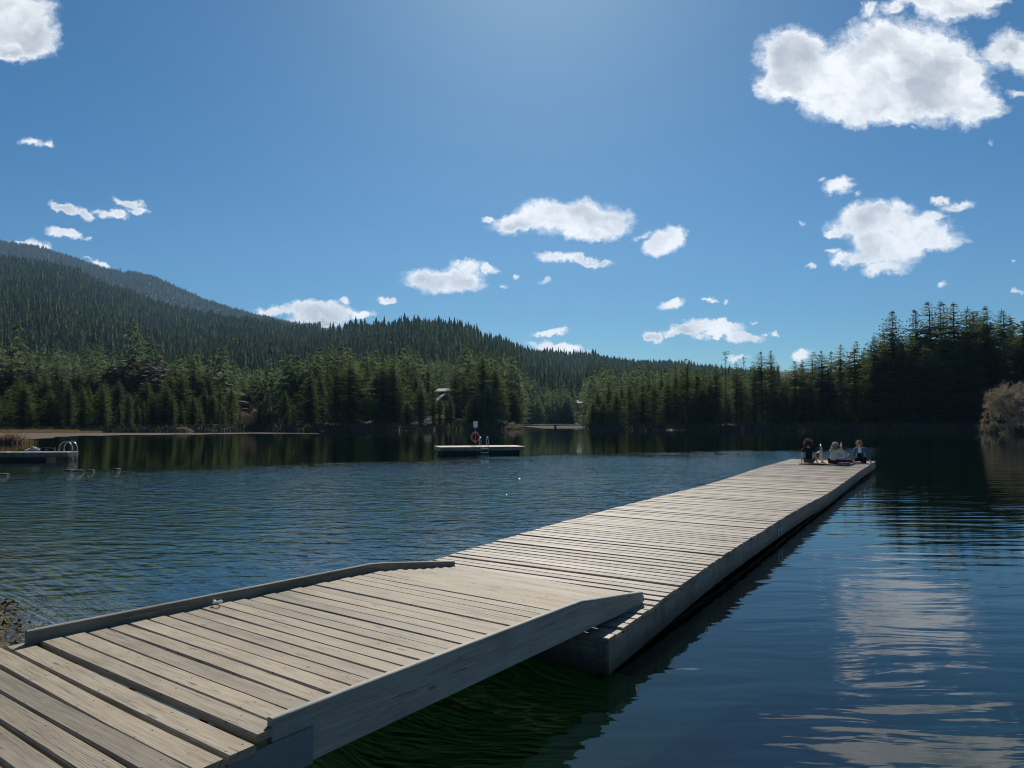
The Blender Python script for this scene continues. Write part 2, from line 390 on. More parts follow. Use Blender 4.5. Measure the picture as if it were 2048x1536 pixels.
M_blond = plain('auburn_hair', (.40, .24, .12), 0.6, 0.4, 0, 50, 0.3)

# ------------------------------------------------------------------ terrain
U2AZ = lambda x: math.degrees(math.atan((x - CX) / F))
def tab(pairs): xs = [U2AZ(p[0]) for p in pairs]; ys = [p[1] for p in pairs]; return np.array(xs), np.array(ys)
shoreT = tab([(-1400, 120), (-300, 135), (0, 150), (150, 152), (300, 158), (450, 172), (490, 205), (520, 205), (560, 168), (600, 165), (700, 178), (850, 186),
              (1000, 205), (1035, 222), (1055, 330), (1165, 330), (1178, 218), (1300, 196), (1450, 184), (1600, 174), (1800, 166), (1940, 160), (1975, 140), (2048, 130), (2600, 110), (3600, 80)])
# skyline of the ground of the near range (photo y), and of the range behind it
crestT = tab([(-1400, 560), (-500, 520), (-200, 515), (0, 528), (80, 538), (150, 556), (240, 592), (300, 614), (400, 640), (520, 655), (600, 670), (650, 684), (700, 676), (800, 668), (880, 672), (915, 677), (945, 687),
              (990, 700), (1060, 715), (1180, 727), (1250, 738), (1330, 741), (1400, 750), (1500, 758), (1700, 745), (2048, 730), (2600, 700), (3600, 700)])
crestD = tab([(-1400, 1500), (300, 1500), (560, 1350), (680, 1050), (930, 1000), (1060, 1300), (1200, 1500), (3600, 1500)])
farT = tab([(-1400, 470), (-300, 470), (0, 499), (60, 508), (180, 545), (240, 560), (250, 556), (300, 566), (350, 589), (400, 610), (460, 630), (520, 644), (600, 661), (700, 661), (800, 690), (1100, 740), (3600, 760)])
def tanel(ypx):                              # ground slope angle for photo y (centre column)
    d = np.stack([cth - sth * (CY - ypx) / F, sth + cth * (CY - ypx) / F]); return d[1] / d[0]
def sstep(x, a, b): t = np.clip((x - a) / (b - a), 0, 1); return t * t * (3 - 2 * t)
def vnoise(x, y, s, seed=0):
    x = x / s + seed * 17.3; y = y / s + seed * 9.1
    xi = np.floor(x).astype(np.int64); yi = np.floor(y).astype(np.int64); fx = x - xi; fy = y - yi
    fx = fx * fx * (3 - 2 * fx); fy = fy * fy * (3 - 2 * fy)
    def h(a, b):
        n = (a * 374761393 + b * 668265263 + seed * 1013904223) & 0x7fffffff
        n = ((n ^ (n >> 13)) * 1274126177) & 0x7fffffff; return ((n ^ (n >> 16)) & 0xffff) / 65535.0
    return (h(xi, yi) * (1 - fx) + h(xi + 1, yi) * fx) * (1 - fy) + (h(xi, yi + 1) * (1 - fx) + h(xi + 1, yi + 1) * fx) * fy
def fb(x, y, s, seed=0): return vnoise(x, y, s, seed) * .55 + vnoise(x, y, s / 2.1, seed + 1) * .28 + vnoise(x, y, s / 4.3, seed + 2) * .17
YAW = R(31.6)
def height(X, Y):
    X = np.asarray(X, float); Y = np.asarray(Y, float)
    rr = np.hypot(X, Y); az = np.degrees(np.arctan2(X, Y)); D = rr * np.maximum(np.cos(np.radians(az)), 0.55)
    S = np.interp(az, *shoreT); Dc = np.interp(az, *crestD)
    S = S + (fb(X, Y, 14, 3) - .5) * 9
    azc = np.degrees(np.arctan2(X, np.maximum(Y, 1)))
    zc = 2.1 + tanel(np.interp(az, *crestT)) * Dc
    Df = Dc * 2.3; zf = 2.1 + tanel(np.interp(az, *farT)) * Df
    # foreshore and foot
    rise = sstep(az, U2AZ(1660), U2AZ(1850)); rockyleft = sstep(az, U2AZ(560), U2AZ(640)) * (1 - sstep(az, U2AZ(1000), U2AZ(1040)))
    foot = 2.0 + 10 * rise + 3.5 * rockyleft
    foot = np.where((az > U2AZ(1040)) & (az < U2AZ(1175)), 1.5, foot)
    t0 = sstep(D, S, S + 4) * 0.9
    t1 = sstep(D, S + 2, S + 60)
    zl = t0 + (foot - .9) * t1
    D1 = np.maximum(S + 60, 300)
    z2 = foot + (zc - foot) * (np.clip((D - D1) / (Dc - D1), 0, 1) ** 1.15)
    zz = np.where(D < D1, zl, z2)
    dip = zc - (zc * 0.10) * sstep(D, Dc, Dc * 1.3)
    z3 = dip + (zf - dip) * sstep(D, Dc * 1.25, Df)
    z4 = zf - (D - Df) * 0.12
    zz = np.where(D > Dc, z3, zz); zz = np.where(D > Df, np.maximum(z4, -5), zz)
    zz = zz + np.where(D > S + 8, (fb(X, Y, 60, 5) - .5) * np.clip((D - S) / 40, 0, 7) , 0) + np.where((D > 350) & (D < Dc * 1.05), (fb(X, Y, 260, 8) - .5) * 22 * sstep(D, 350, 800) * (1 - sstep(D, Dc * .85, Dc)), 0)
    # lake bed
    dn = (X + 3.9) * 0.73 + (Y - 5.6) * 0.69 - 0.20
    tlat = X * math.cos(YAW) - Y * math.sin(YAW)
    left = 1 - sstep(tlat, -14.0, -6.5)
    lim = 2.6 * (1 - left) + 0.60 * left
    lim = lim + 0.20 * np.maximum(D - np.where(left > .5, 34, 9), 0) * (0.2 + .8 * (1 - left))
    lim = np.minimum(lim, 7)
    bed = -np.minimum(np.maximum(dn, 0) * (0.22 + .45 * (1 - left)), lim) + (fb(X, Y, 1.6, 2) - .5) * 0.16 * np.clip(dn, 0, 1)
    toshore = np.clip((S - D) * 0.10, 0, 30) + 0.02
    bed = np.maximum(bed, -toshore)
    land = np.clip(-dn * 0.16, 0, 0.9) + (fb(X, Y, .7, 9) - .5) * 0.06
    near = np.where(dn < 0, land - 0.02, bed)
    zz = np.where(D < S, near, zz)
    # brushy islet by the left dock
    for (ix, iy, ra, rb, hh) in ((-52, 71, 5.0, 2.2, .9), (-60, 72, 7, 2.6, .9)):
        zz = np.maximum(zz, hh * np.exp(-(((X - ix) / ra) ** 2 + ((Y - iy) / rb) ** 2) * 1.5) - .3 + (zz + .3) * 0 - (1 - np.exp(-(((X - ix) / ra) ** 2 + ((Y - iy) / rb) ** 2) * .3)) * 8)
    behind = np.abs(az) > 95
    zz = np.where(behind & (dn < 0) & (rr > 12), np.minimum(np.maximum(zz, land), 1.2 + (rr - 12) * 0.01), zz)
    return zz
front = np.linspace(-48, 48, 560); side = np.concatenate([np.linspace(49, 311, 120)])
azs = np.radians(np.concatenate([front, side]))
rs = np.concatenate([[0.3], np.geomspace(0.8, 60, 90), np.geomspace(61.5, 420, 150), np.geomspace(430, 5200, 110)])
A, RR = np.meshgrid(azs, rs); TX = RR * np.sin(A); TY = RR * np.cos(A); TZ = height(TX, TY)
nr_, na_ = A.shape
idx = np.arange(nr_ * na_).reshape(nr_, na_); idn = np.roll(idx, -1, axis=1)
Fq = np.stack([idx[:-1], idx[1:], idn[1:], idn[:-1]], -1).reshape(-1, 4)[:, ::-1]
V = np.stack([TX, TY, TZ], -1).reshape(-1, 3)
m, q, out = newmat('forest_floor_and_lake_bed')
geo = q.n('ShaderNodeNewGeometry'); pos = geo.outputs['Position']; z = q.sep(pos)[2]
n1_ = q.noise(pos, 0.12, 6, 0.6); n2_ = q.noise(pos, 2.2, 6, 0.65); n3_ = q.noise(pos, 14, 4, 0.6)
bedc = q.mix(q.ss(n2_, 0.35, 0.65), rgb(.115, .105, .045), rgb(.175, .155, .075))
bedc = q.mix(q.ss(n3_, 0.5, 0.7, 0, .6), bedc, rgb(.05, .045, .028))
bankc = q.mix(q.ss(n2_, 0.4, 0.65), rgb(.030, .024, .018), rgb(.070, .058, .040))
floorc = q.mix(q.ss(n1_, 0.4, 0.6), rgb(.022, .027, .015), rgb(.045, .045, .026))
grass = q.mix(q.ss(n1_, 0.66, 0.74), floorc, rgb(.05, .05, .025))
bedc = q.mix(q.ss(z, -1.0, -0.66), rgb(.022, .030, .018), bedc); c = q.mix(q.ss(z, -0.05, 0.06), bedc, bankc); c = q.mix(q.ss(z, 0.9, 2.6), c, grass)
principled(q, out, c, 0.9, 0.15, bump=n2_, bd=0.05, bs=0.6)
M_ground = m
ground = link('ground', mesh_np('ground', V, Fq, M_ground, smooth=True)); tag(ground, 'forested shore, hillsides and shallow lake bed', 'ground', kind='structure')

# ------------------------------------------------------------------ water
m, q, out = newmat('lake_water')
geo = q.n('ShaderNodeNewGeometry'); pos = geo.outputs['Position']; px_, py_, pz_ = q.sep(pos)
tl_ = q.m('SUBTRACT', q.m('MULTIPLY', px_, math.cos(YAW)), q.m('MULTIPLY', py_, math.sin(YAW)))   # >-2.6: sheltered side of the dock
leftm = q.ss(tl_, -5.2, -2.0, 1.0, 0.0)
warp = q.vm('SCALE', q.vm('SUBTRACT', q.noise(pos, 0.5, 2, 0.5, col=True), (.5, .5, .5)), 0.5)
pw = q.vm('ADD', pos, warp)
rA = q.noise(q.map(pw, rot=(0, 0, R(6)), sc=(1.05, 2.1, 1)), 1.9, 2, 0.45, 0.3)      # wind ripples, crests across the view
rB = q.noise(q.map(pw, rot=(0, 0, R(-14)), sc=(1.2, 2.6, 1)), 4.6, 3, 0.5)
rC = q.noise(q.map(pw, rot=(0, 0, R(-9)), sc=(0.42, 2.1, 1)), 1.15, 2, 0.45, 0.25)      # long smooth swell on the lee side
rD = q.noise(q.map(pw, rot=(0, 0, R(-12)), sc=(0.8, 3.0, 1)), 3.2, 2, 0.5)
gust = q.ss(q.noise(q.map(pos, sc=(1, 1, 1)), 0.045, 3, 0.5), 0.36, 0.60, 0.45, 1.0)
# the wind dies out towards the far shore and close in by the ramp
dieL = q.m('MULTIPLY', q.ss(q.m('ADD', q.m('SUBTRACT', py_, q.m('MULTIPLY', px_, 0.5)), q.m('MULTIPLY', q.m('SUBTRACT', q.noise(pos, 0.10, 4), .5), 22)), 30, 46, 1.0, 0.04), q.ss(q.m('SUBTRACT', py_, q.m('MULTIPLY', px_, 0.8)), 7.5, 16, 0.07, 1.0))
dieR = q.ss(py_, 30, 75, 1.0, 0.12)
rE = q.noise(q.map(pw, rot=(0, 0, R(3)), sc=(0.45, 1.0, 1)), 1.5, 2, 0.5, 0.3)
hL = q.m('ADD', q.m('MULTIPLY', rE, 0.050), q.m('ADD', q.m('MULTIPLY', rA, 0.066), q.m('MULTIPLY', rB, 0.014)))
hR = q.m('ADD', q.m('MULTIPLY', rC, 0.0150), q.m('MULTIPLY', rD, 0.0016))
hh = q.m('ADD', q.m('MULTIPLY', q.m('MULTIPLY', hL, q.m('MULTIPLY', dieL, gust)), leftm),
          q.m('MULTIPLY', q.m('MULTIPLY', hR, dieR), q.m('SUBTRACT', 1.0, leftm)))
bp = q.n('ShaderNodeBump'); bp.inputs['Strength'].default_value = 1.0; bp.inputs['Distance'].default_value = 1.0; q.l(hh, bp.inputs['Height'])
fr = q.n('ShaderNodeFresnel'); fr.inputs['IOR'].default_value = 1.333; q.l(bp.outputs[0], fr.inputs['Normal'])
gl = q.n('ShaderNodeBsdfGlossy'); gl.inputs['Roughness'].default_value = 0.02; gl.inputs['Color'].default_value = rgb(.93, .95, .96); q.l(bp.outputs[0], gl.inputs['Normal'])
tr = q.n('ShaderNodeBsdfTransparent'); tr.inputs[0].default_value = rgb(.86, .92, .86)
mx = q.n('ShaderNodeMixShader'); q.l(q.m('ADD', fr.outputs[0], 0.05, clamp=True), mx.inputs[0]); q.l(tr.outputs[0], mx.inputs[1]); q.l(gl.outputs[0], mx.inputs[2])
q.l(mx.outputs[0], out.inputs['Surface'])
ab = q.n('ShaderNodeVolumeAbsorption'); ab.inputs['Color'].default_value = rgb(.34, .70, .52); ab.inputs['Density'].default_value = 0.34
scv = q.n('ShaderNodeVolumeScatter'); scv.inputs['Color'].default_value = rgb(.14, .60, .34); scv.inputs['Density'].default_value = 0.004; scv.inputs['Anisotropy'].default_value = 0.35
add_ = q.n('ShaderNodeAddShader'); q.l(ab.outputs[0], add_.inputs[0]); q.l(scv.outputs[0], add_.inputs[1]); q.l(add_.outputs[0], out.inputs['Volume'])
M_water = m
b = 1500.0
Vw = [(-b, -60, 0), (b, -60, 0), (b, b, 0), (-b, b, 0), (-b, -60, -9), (b, -60, -9), (b, b, -9), (-b, b, -9)]
Fw = [[0, 1, 2, 3], [7, 6, 5, 4], [0, 4, 5, 1], [1, 5, 6, 2], [2, 6, 7, 3], [3, 7, 4, 0]]
wat = link('water', mesh_np('water', Vw, Fw, M_water)); tag(wat, 'dark lake with wind ripples and mirrored sky', 'water', kind='structure')

# mud flat along the far left shore
def flat_poly(name, pts, z, mat, label, cat, kind='structure', seg=1):
    vs = [tuple(P(x, y, z)) for x, y in pts]
    o = link(name, mesh_np(name, vs, [list(range(len(vs)))], mat)); return tag(o, label, cat, kind=kind)
M_mud = plain('pale_mud', (.135, .105, .092), 0.95, 0.05, 0, 0.4, 0.35)
flat_poly('mud_flat', [(-300, 878), (-300, 866), (0, 865.5), (200, 865.8), (420, 866), (520, 865), (560, 865.6), (640, 866.5), (636, 867.2), (585, 866.9), (540, 867.3), (505, 867.0), (462, 868.4), (430, 868.2), (395, 869.2), (350, 868.9), (300, 870.2), (255, 869.8), (200, 871.6), (165, 871.2), (130, 873.4), (112, 873.2), (105, 876), (60, 878)], 0.05, M_mud,
          'pale strip of mud flat along the far left shore', 'mud flat')

# ------------------------------------------------------------------ floating dock
gdir = ray(1991, 887); gdir = gdir / np.linalg.norm(gdir)
AXD = Vector((math.sin(YAW), math.cos(YAW), 0)); NRD = Vector((AXD.y, -AXD.x, 0))
O0 = P(1217, 1280, .30)
zprof = (np.array([-1, 0, 1.5, 3.5, 6, 10, 13.5, 17, 22, 29]), np.array([.29, .30, .345, .392, .395, .375, .335, .345, .385, .42]))
def edge(pix, extra):
    out_ = []
    for q_ in pix:
        z_ = .36
        for _ in range(8):
            p = P(q_[0], q_[1], z_); s_ = (p - O0).dot(AXD); z_ = float(np.interp(s_, *zprof)) + extra
        p = P(q_[0], q_[1], z_); out_.append(((p - O0).dot(AXD), (p - O0).dot(NRD), z_))
    return np.array(out_)
ER = edge([(1217,1280),(1246.5,1257.7),(1276,1236.4),(1305,1214.4),(1352,1178.6),(1400,1143),(1439,1115),(1478,1091),(1521,1064),(1560,1040),(1605,1013),(1654,988),(1683,968),(1716.5,944.5),(1750.6,923)], 0)
EL = edge([(862,1122),(906.5,1107.8),(940,1098),(993,1081.5),(1400,973),(1449,958.6),(1513,937),(1583.6,917.6)], 0.01)
SEND = 0.5 * (ER[-1, 0] + EL[-1, 0])
def smooth_interp(s, xs, ys):
    ds = np.linspace(-.9, .9, 7); return float(np.mean([np.interp(np.clip(s + d, xs[0], xs[-1]), xs, ys) for d in ds]))
def dockR(s): return smooth_interp(s, ER[:, 0], ER[:, 1]), smooth_interp(s, *zprof)
def dockL(s):
    t = smooth_interp(s, EL[:, 0], EL[:, 1]); return t, smooth_interp(s, *zprof) + .01
def DP(s, t, z): v = O0 + AXD * s + NRD * t; return Vector((v.x, v.y, z))
def plank(mb, a, b, ax, w, th, cham=0.008, seg=5, warp=0.002, rnd=None):
    """plank from a to b (top centre line), ax = horizontal direction across its width"""
    a, b = Vector(a), Vector(b); ax = Vector(ax).normalized(); rings = []
    ph = rng.random() * 6; am = warp * rng.uniform(.3, 1.5)
    for i in range(seg + 1):
        t = i / seg; p = a.lerp(b, t) + Vector((0, 0, am * math.sin(ph + t * 5))) + ax * (am * 1.2 * math.sin(ph * 2 + t * 4))
        ww = w / 2
        prof = [(-ww, -th), (ww, -th), (ww, -cham), (ww - cham, 0), (-ww + cham, 0), (-ww, -cham)]
        rings.append([p + ax * x + Vector((0, 0, z_)) for x, z_ in prof])
    mb.loft(rings, rnd=rnd)
dock = empty('floating_dock', DP(SEND / 2, -1.5, 0))
tag(dock, 'long weathered plank floating dock running out over the lake, three people at its far end', 'dock')
def under(parent, o):                       # parent without moving
    o.parent = parent; o.matrix_parent_inverse = Matrix.Translation(-Vector(parent.location)); return o
deck = MB(); s = 0.0
while s < SEND - 0.05:
    w = 0.140 + rng.uniform(-.003, .003); gap = 0.019 + rng.uniform(-.003, .006)
    sc_ = s + w / 2; tr_, zr = dockR(sc_); tl2, zl = dockL(sc_); dz = rng.uniform(-.007, .007)
    a_ = DP(sc_, tl2 + rng.uniform(-.012, .012), zl + dz); b_ = DP(sc_, tr_ + rng.uniform(-.006, .004), zr + dz)
    plank(deck, a_, b_, AXD, w, 0.038, seg=6)
    s += w + gap
under(dock, deck.build('deck', M_deck))
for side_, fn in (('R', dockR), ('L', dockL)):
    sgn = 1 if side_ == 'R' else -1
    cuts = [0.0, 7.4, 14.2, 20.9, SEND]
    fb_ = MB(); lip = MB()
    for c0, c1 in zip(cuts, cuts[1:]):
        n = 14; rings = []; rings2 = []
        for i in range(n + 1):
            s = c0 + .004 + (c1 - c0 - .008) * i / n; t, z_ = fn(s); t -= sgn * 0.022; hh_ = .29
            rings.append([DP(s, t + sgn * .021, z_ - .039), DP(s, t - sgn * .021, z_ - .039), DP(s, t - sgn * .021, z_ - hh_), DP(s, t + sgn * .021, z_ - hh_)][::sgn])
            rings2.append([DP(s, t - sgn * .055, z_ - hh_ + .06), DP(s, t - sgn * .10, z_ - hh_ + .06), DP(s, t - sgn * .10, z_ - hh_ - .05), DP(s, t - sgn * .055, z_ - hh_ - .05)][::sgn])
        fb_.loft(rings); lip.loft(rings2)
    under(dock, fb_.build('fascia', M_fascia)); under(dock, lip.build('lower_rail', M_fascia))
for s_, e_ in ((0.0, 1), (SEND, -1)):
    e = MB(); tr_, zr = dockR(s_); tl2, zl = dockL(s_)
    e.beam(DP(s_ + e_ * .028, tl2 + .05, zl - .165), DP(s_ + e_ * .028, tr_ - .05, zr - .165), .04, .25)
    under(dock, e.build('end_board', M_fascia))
s = 1.1
while s < SEND - 1.0:
    fl = MB(); L_ = 2.35 if s < SEND - 3 else min(2.0, SEND - .7 - s); tr_, zr = dockR(s + L_ / 2); tl2, zl = dockL(s + L_ / 2)
    for t in (tr_ - .62, tl2 + .62):
        c = DP(s + L_ / 2, t, 0)
        for (x0, x1) in ((0, L_ * .48), (L_ * .52, L_)):
            fl.box(DP(s + (x0 + x1) / 2, t, (zr - .24 - .35) / 2 - .03), (x1 - x0, .86, zr - .24 + .35), math.pi / 2 - YAW)
    under(dock, fl.build('float', M_float)); s += L_ + 1.05
pl = MB(); t, z_ = dockR(7.4)                # bolted splice plates on the fascia
for sgn in (-1, 1):
    c = DP(7.4 + sgn * .13, t + .004, z_ - .16); pl.box(c, (.16, .008, .19), math.pi / 2 - YAW)
    for a in (-.05, .05):
        for b_ in (-.06, .06): pl.ball(c + AXD * a + NRD * .006 + Vector((0, 0, b_)), .012, n=6, m=4)
under(dock, pl.build('splice_plate', M_galv))

# swim ladder builder: two inverted-U rails going over an edge, rungs below
def ladder(parent, edge_pt, along, outw, deckz, width=.5, reach=.55, hgt=.72, name='ladder', depth=-.9, rungs=4):
    """edge_pt on the edge (x,y); along = unit vec along the edge; outw = unit vec outward over the water"""
    e = Vector((edge_pt[0], edge_pt[1], 0)); lad = None
    first = True
    for sg in (-.5, .5):
        mb = MB(); base = e + along * (sg * width); pts = [base - outw * (reach - .12) + Vector((0, 0, deckz))]
        n = 10; x0, x1 = -(reach - .12), .12; cx = (x0 + x1) / 2; r_ = (x1 - x0) / 2
        for i in range(n + 1):
            a = math.pi * (1 - i / n); pts.append(base + outw * (cx + r_ * math.cos(a)) + Vector((0, 0, deckz + hgt - r_ + r_ * math.sin(a))))
        pts.append(base + outw * .12 + Vector((0, 0, depth)))
        mb.tube(pts, .019, 8)
        under(parent, mb.build('rail', M_steel, smooth=True))
    for i in range(rungs):
        z_ = deckz - .12 - i * .26
        mb = MB(); mb.beam(e + outw * .12 - along * (width / 2) + Vector((0, 0, z_)), e + outw * .12 + along * (width / 2) + Vector((0, 0, z_)), .07, .025)
        under(parent, mb.build('rung', M_steel))
tR_, zR_ = dockR(SEND); tL_, zL_ = dockL(SEND)
lad = empty('dock_ladder', P(1630, 918, .43)); tag(lad, 'chrome swim ladder over the far end of the long dock beside the raised knee', 'ladder')
c_ = P(1643, 919.4, .43); s_ = SEND; tt = (c_ - O0).dot(NRD)
ladder(lad, DP(s_, tt - .27, 0), NRD, AXD, zR_, width=.54, hgt=.70)

# ------------------------------------------------------------------ gangway and landing
GH = Vector((gdir[0], gdir[1], 0)).normalized(); GN = Vector((GH.y, -GH.x, 0))
E0 = P(1286.8, 1210.8, .31)
def GP(s, t, z): v = E0 + GH * s + GN * t; return Vector((v.x, v.y, z))
S0 = -4.235                                  # start of the ramp
def zdeck(s):                                # surface of the ramp deck
    return float(np.interp(s, [-5, S0, -1.25, 0.02, .3], [.655, .632, .562, .385, .36]))
gang = empty('gangway', GP(-2.1, -1.2, .4)); tag(gang, 'wide plank gangway with low side boards sloping from the landing onto the floating dock', 'gangway')
mb = MB(); s = S0 - .075; TL = -2.43
while s < 0.12:
    w = .131 + rng.uniform(-.004, .004); sc_ = s + w / 2; last = s > -.05
    dz = rng.uniform(-.004, .004); z_ = zdeck(sc_) + dz
    r1 = -.045 if s > S0 - .02 else .0
    plank(mb, GP(sc_, TL + rng.uniform(-.006, .006), z_), GP(sc_, r1 + rng.uniform(-.006, 0), z_ + rng.uniform(-.003, .003)), GH, w, .038, seg=6, warp=.0025)
    s += w + (.0085 + rng.uniform(-.003, .004) if sc_ < -1.3 else .017)
under(gang, mb.build('deck', M_ramp))
def side_board(t0, t1, samples, name='side_board', mat=M_board):
    b_ = MB(); rings = []
    for (s_, zb, zt) in samples:
        rings.append([GP(s_, t0, zb), GP(s_, t1, zb), GP(s_, t1, zt - .005), GP(s_, t1 - .006, zt), GP(s_, t0 + .006, zt), GP(s_, t0, zt - .005)])
    b_.loft(rings); return under(gang, b_.build(name, mat))
zs = [(-4.22, .402, .684), (-3.6, .389, .669), (-2.9, .376, .652), (-2.1, .362, .633), (-1.5, .352, .618), (-1.22, .348, .610), (-.9, .344, .565), (-.45, .33, .505), (-.01, .314, .444)]
side_board(-.042, .0, zs)
zsl = [(-4.38, .42, .715), (-3.6, .40, .697), (-2.9, .385, .682), (-2.0, .37, .660), (-1.3, .36, .645), (-1.1, .358, .622), (-.5, .345, .533), (.03, .335, .452)]
side_board(TL - .040, TL, zsl, mat=M_curb)
for t_ in (-.8, -1.6):
    mb = MB(); mb.beam(GP(-4.1, t_, .50), GP(-1.4, t_, .43), .05, .15); under(gang, mb.build('joist', M_fascia))
mb = MB(); mb.beam(GP(-.02, -2.35, .345), GP(-.02, -.07, .345), .12, .03); under(gang, mb.build('toe_plate', M_galv))
hp = MB()                                    # hinge plate on the outer face of the near right board
A1, A2, A3, A4 = GP(-4.37, .004, .40), GP(-3.98, .004, .44), GP(-3.98, .004, .60), GP(-4.37, .004, .60)
off = GN * .008
hp.loft([[GP(-4.42, .002, .395), GP(-4.42, .010, .395), GP(-4.42, .010, .575), GP(-4.42, .002, .575)], [GP(-3.985, .002, .388), GP(-3.985, .010, .388), GP(-3.985, .010, .57), GP(-3.985, .002, .57)]])
hpl = under(gang, hp.build('hinge_plate', M_galv))
for (ds, dz) in ((-4.17, .535), (-4.03, .540), (-4.16, .425), (-4.035, .425)):
    bo = MB(); bo.ball(GP(ds, .012, dz), .021, n=8, m=5); o_ = bo.build('bolt', M_boltd); o_.parent = hpl; o_.matrix_parent_inverse = Matrix.Translation(-Vector(gang.location))
# shore landing
land = empty('shore_landing', GP(-7, -1.2, .4)); tag(land, 'plank shore landing at the bottom left corner in front of the gangway', 'landing')
mb = MB(); s = S0 - .102
while s > -9.6:
    w = .136 + rng.uniform(-.003, .004); sc_ = s - w / 2; z_ = .618 + rng.uniform(-.004, .004)
    plank(mb, GP(sc_, TL - .09 + rng.uniform(-.012, .012), z_), GP(sc_, .035 + rng.uniform(-.01, .01), z_ + rng.uniform(-.004, .004)), GH, w, .042, seg=6, warp=.004)
    s -= w + (.0125 + rng.uniform(-.006, .007))
under(land, mb.build('deck', M_ramp))
for t_ in (-.03, -1.2, TL + .03):
    mb = MB(); mb.beam(GP(-9.6, t_, .485), GP(S0 - .115, t_, .485), .05, .18); under(land, mb.build('stringer', M_board))
mb = MB(); mb.beam(GP(S0 - .11, TL, .47), GP(S0 - .11, .0, .47), .03, .2); under(land, mb.build('end_board', M_fascia))
for s_ in (-5.2, -7.2, -9.2):
    for t_ in (-.2, TL + .2):
        mb = MB(); mb.tube([GP(s_, t_, -1.8), GP(s_, t_, .40)], .11, 10); under(land, mb.build('pile', M_fascia))
mb = MB(); mb.tube([GP(S0 - .17, .01, .425), GP(S0 - .17, .075, .425)], .035, 12); mb.box(GP(S0 - .17, .006, .46), (.16, .012, .2), math.pi / 2 - math.atan2(GH.x, GH.y)); under(land, mb.build('hinge', M_galv, smooth=False))
# small things lying on the gangway
mb = MB()
for i in range(14): mb.ball(P(435 + rng.uniform(-9, 9), 1203 + rng.uniform(-2, 2), .64 + rng.uniform(0, .02)), rng.uniform(.006, .013), n=6, m=4, jit=.9)
tag(mb.build('paper_scrap', M_white), 'crumpled white scrap of paper by the left curb of the gangway', 'litter')
mb = MB(); pts = []
for i in range(34):
    a = i / 33 * 5.2; pts.append(P(727 + 17 * math.cos(a * 1.25 + 2.4) + i * .1, 1350 + 6.5 * math.sin(a * 1.25 + 2.4), .601 + .006 * math.sin(i)))
mb.tube(pts, .0022, 5); tag(mb.build('twig', plain('dark_twig', (.03, .024, .02), .8)), 'thin dark looped twig beside the right side board of the gangway', 'twig')

# ------------------------------------------------------------------ swim platform in the middle of the lake
PZ = .47
Fp = P(880, 894.5, PZ); da = R(14); Ax = Vector((math.cos(da), math.sin(da), 0)); Ay = Vector((-math.sin(da), math.cos(da), 0))
plat = empty('swim_platform', (Fp + Ax * 2.9 + Ay * 1.4)[:2] + (0,)) if False else empty('swim_platform', ((Fp + Ax * 2.9 + Ay * 1.4).x, (Fp + Ax * 2.9 + Ay * 1.4).y, 0))
tag(plat, 'square wooden swim platform floating alone in the middle of the lake', 'swim platform')
mb = MB(); L_, W_ = 5.75, 2.9; x = 0
while x < L_:
    a_ = Fp + Ax * (x + .07); plank(mb, a_ + Vector((0, 0, rng.uniform(-.004, .004))), a_ + Ay * W_, Ax, .138, .04, seg=1); x += .15
under(plat, mb.build('deck', M_deck))
for (a_, b_) in ((Fp, Fp + Ax * L_), (Fp + Ay * W_, Fp + Ay * W_ + Ax * L_), (Fp + Ay * .05, Fp + Ay * (W_ - .05)), (Fp + Ax * L_ + Ay * .05, Fp + Ax * L_ + Ay * (W_ - .05))):
    mb = MB(); dz = Vector((0, 0, -.15)); mb.beam(a_ + dz, b_ + dz, .045, .21); under(plat, mb.build('fascia', M_fascia))
for i in range(2):
    for j in range(2):
        mb = MB(); c = Fp + Ax * (1.35 + i * 3.0) + Ay * (.75 + j * 1.4); mb.box((c.x, c.y, -.05), (2.3, .95, .55), da); under(plat, mb.build('float', M_float))
lad = empty('platform_ladder', P(968, 896, PZ)); tag(lad, 'chrome swim ladder on the front of the mid-lake swim platform', 'ladder')
ec = Fp + Ax * ((P(968, 893.6, PZ) - Fp).dot(Ax)); lr = Matrix.Rotation(R(-22), 3, 'Z')
ladder(lad, (ec.x, ec.y), Ax, -Ay, PZ, width=.5, hgt=.66, reach=.62)
# post with sign and ring
pb = P(951, 891.2, PZ)
post = empty('sign_post', pb); tag(post, 'thin post with a small white notice board standing on the swim platform', 'sign post')
mb = MB(); mb.tube([pb, pb + Vector((0, 0, 1.72))], .028, 8); under(post, mb.build('post', M_galv, smooth=True))
sc0 = pb + Vector((0, -.035, 1.50)); mb = MB(); mb.box(sc0, (.30, .012, .44), 0.05); sg_ = under(post, mb.build('sign_panel', M_white))
M_ink = plain('sign_ink', (.03, .03, .035), .6)
mb = MB(); pts = [sc0 + Vector((.075 * math.cos(a), -.012, -.02 + .075 * math.sin(a))) for a in [i / 20 * 2 * math.pi for i in range(21)]]; mb.tube(pts, .012, 5, caps=False)
mb.beam(sc0 + Vector((-.1, -.012, .13)), sc0 + Vector((.1, -.012, .13)), .008, .03); mb.beam(sc0 + Vector((-.1, -.012, -.15)), sc0 + Vector((.1, -.012, -.15)), .008, .02)
o_ = mb.build('emblem', M_ink); o_.parent = sg_; o_.matrix_parent_inverse = Matrix.Translation(-Vector(post.location))
rc = pb + Vector((-.01, -.10, .60))
ring = empty('life_ring', rc); tag(ring, 'faded red life ring with rope hanging on the post of the swim platform', 'life ring')
mb = MB(); n = 28; pts = [rc + Vector((.24 * math.cos(2 * math.pi * i / n), 0, .30 * math.sin(2 * math.pi * i / n))) for i in range(n + 1)]; mb.tube(pts, .058, 10, caps=False)
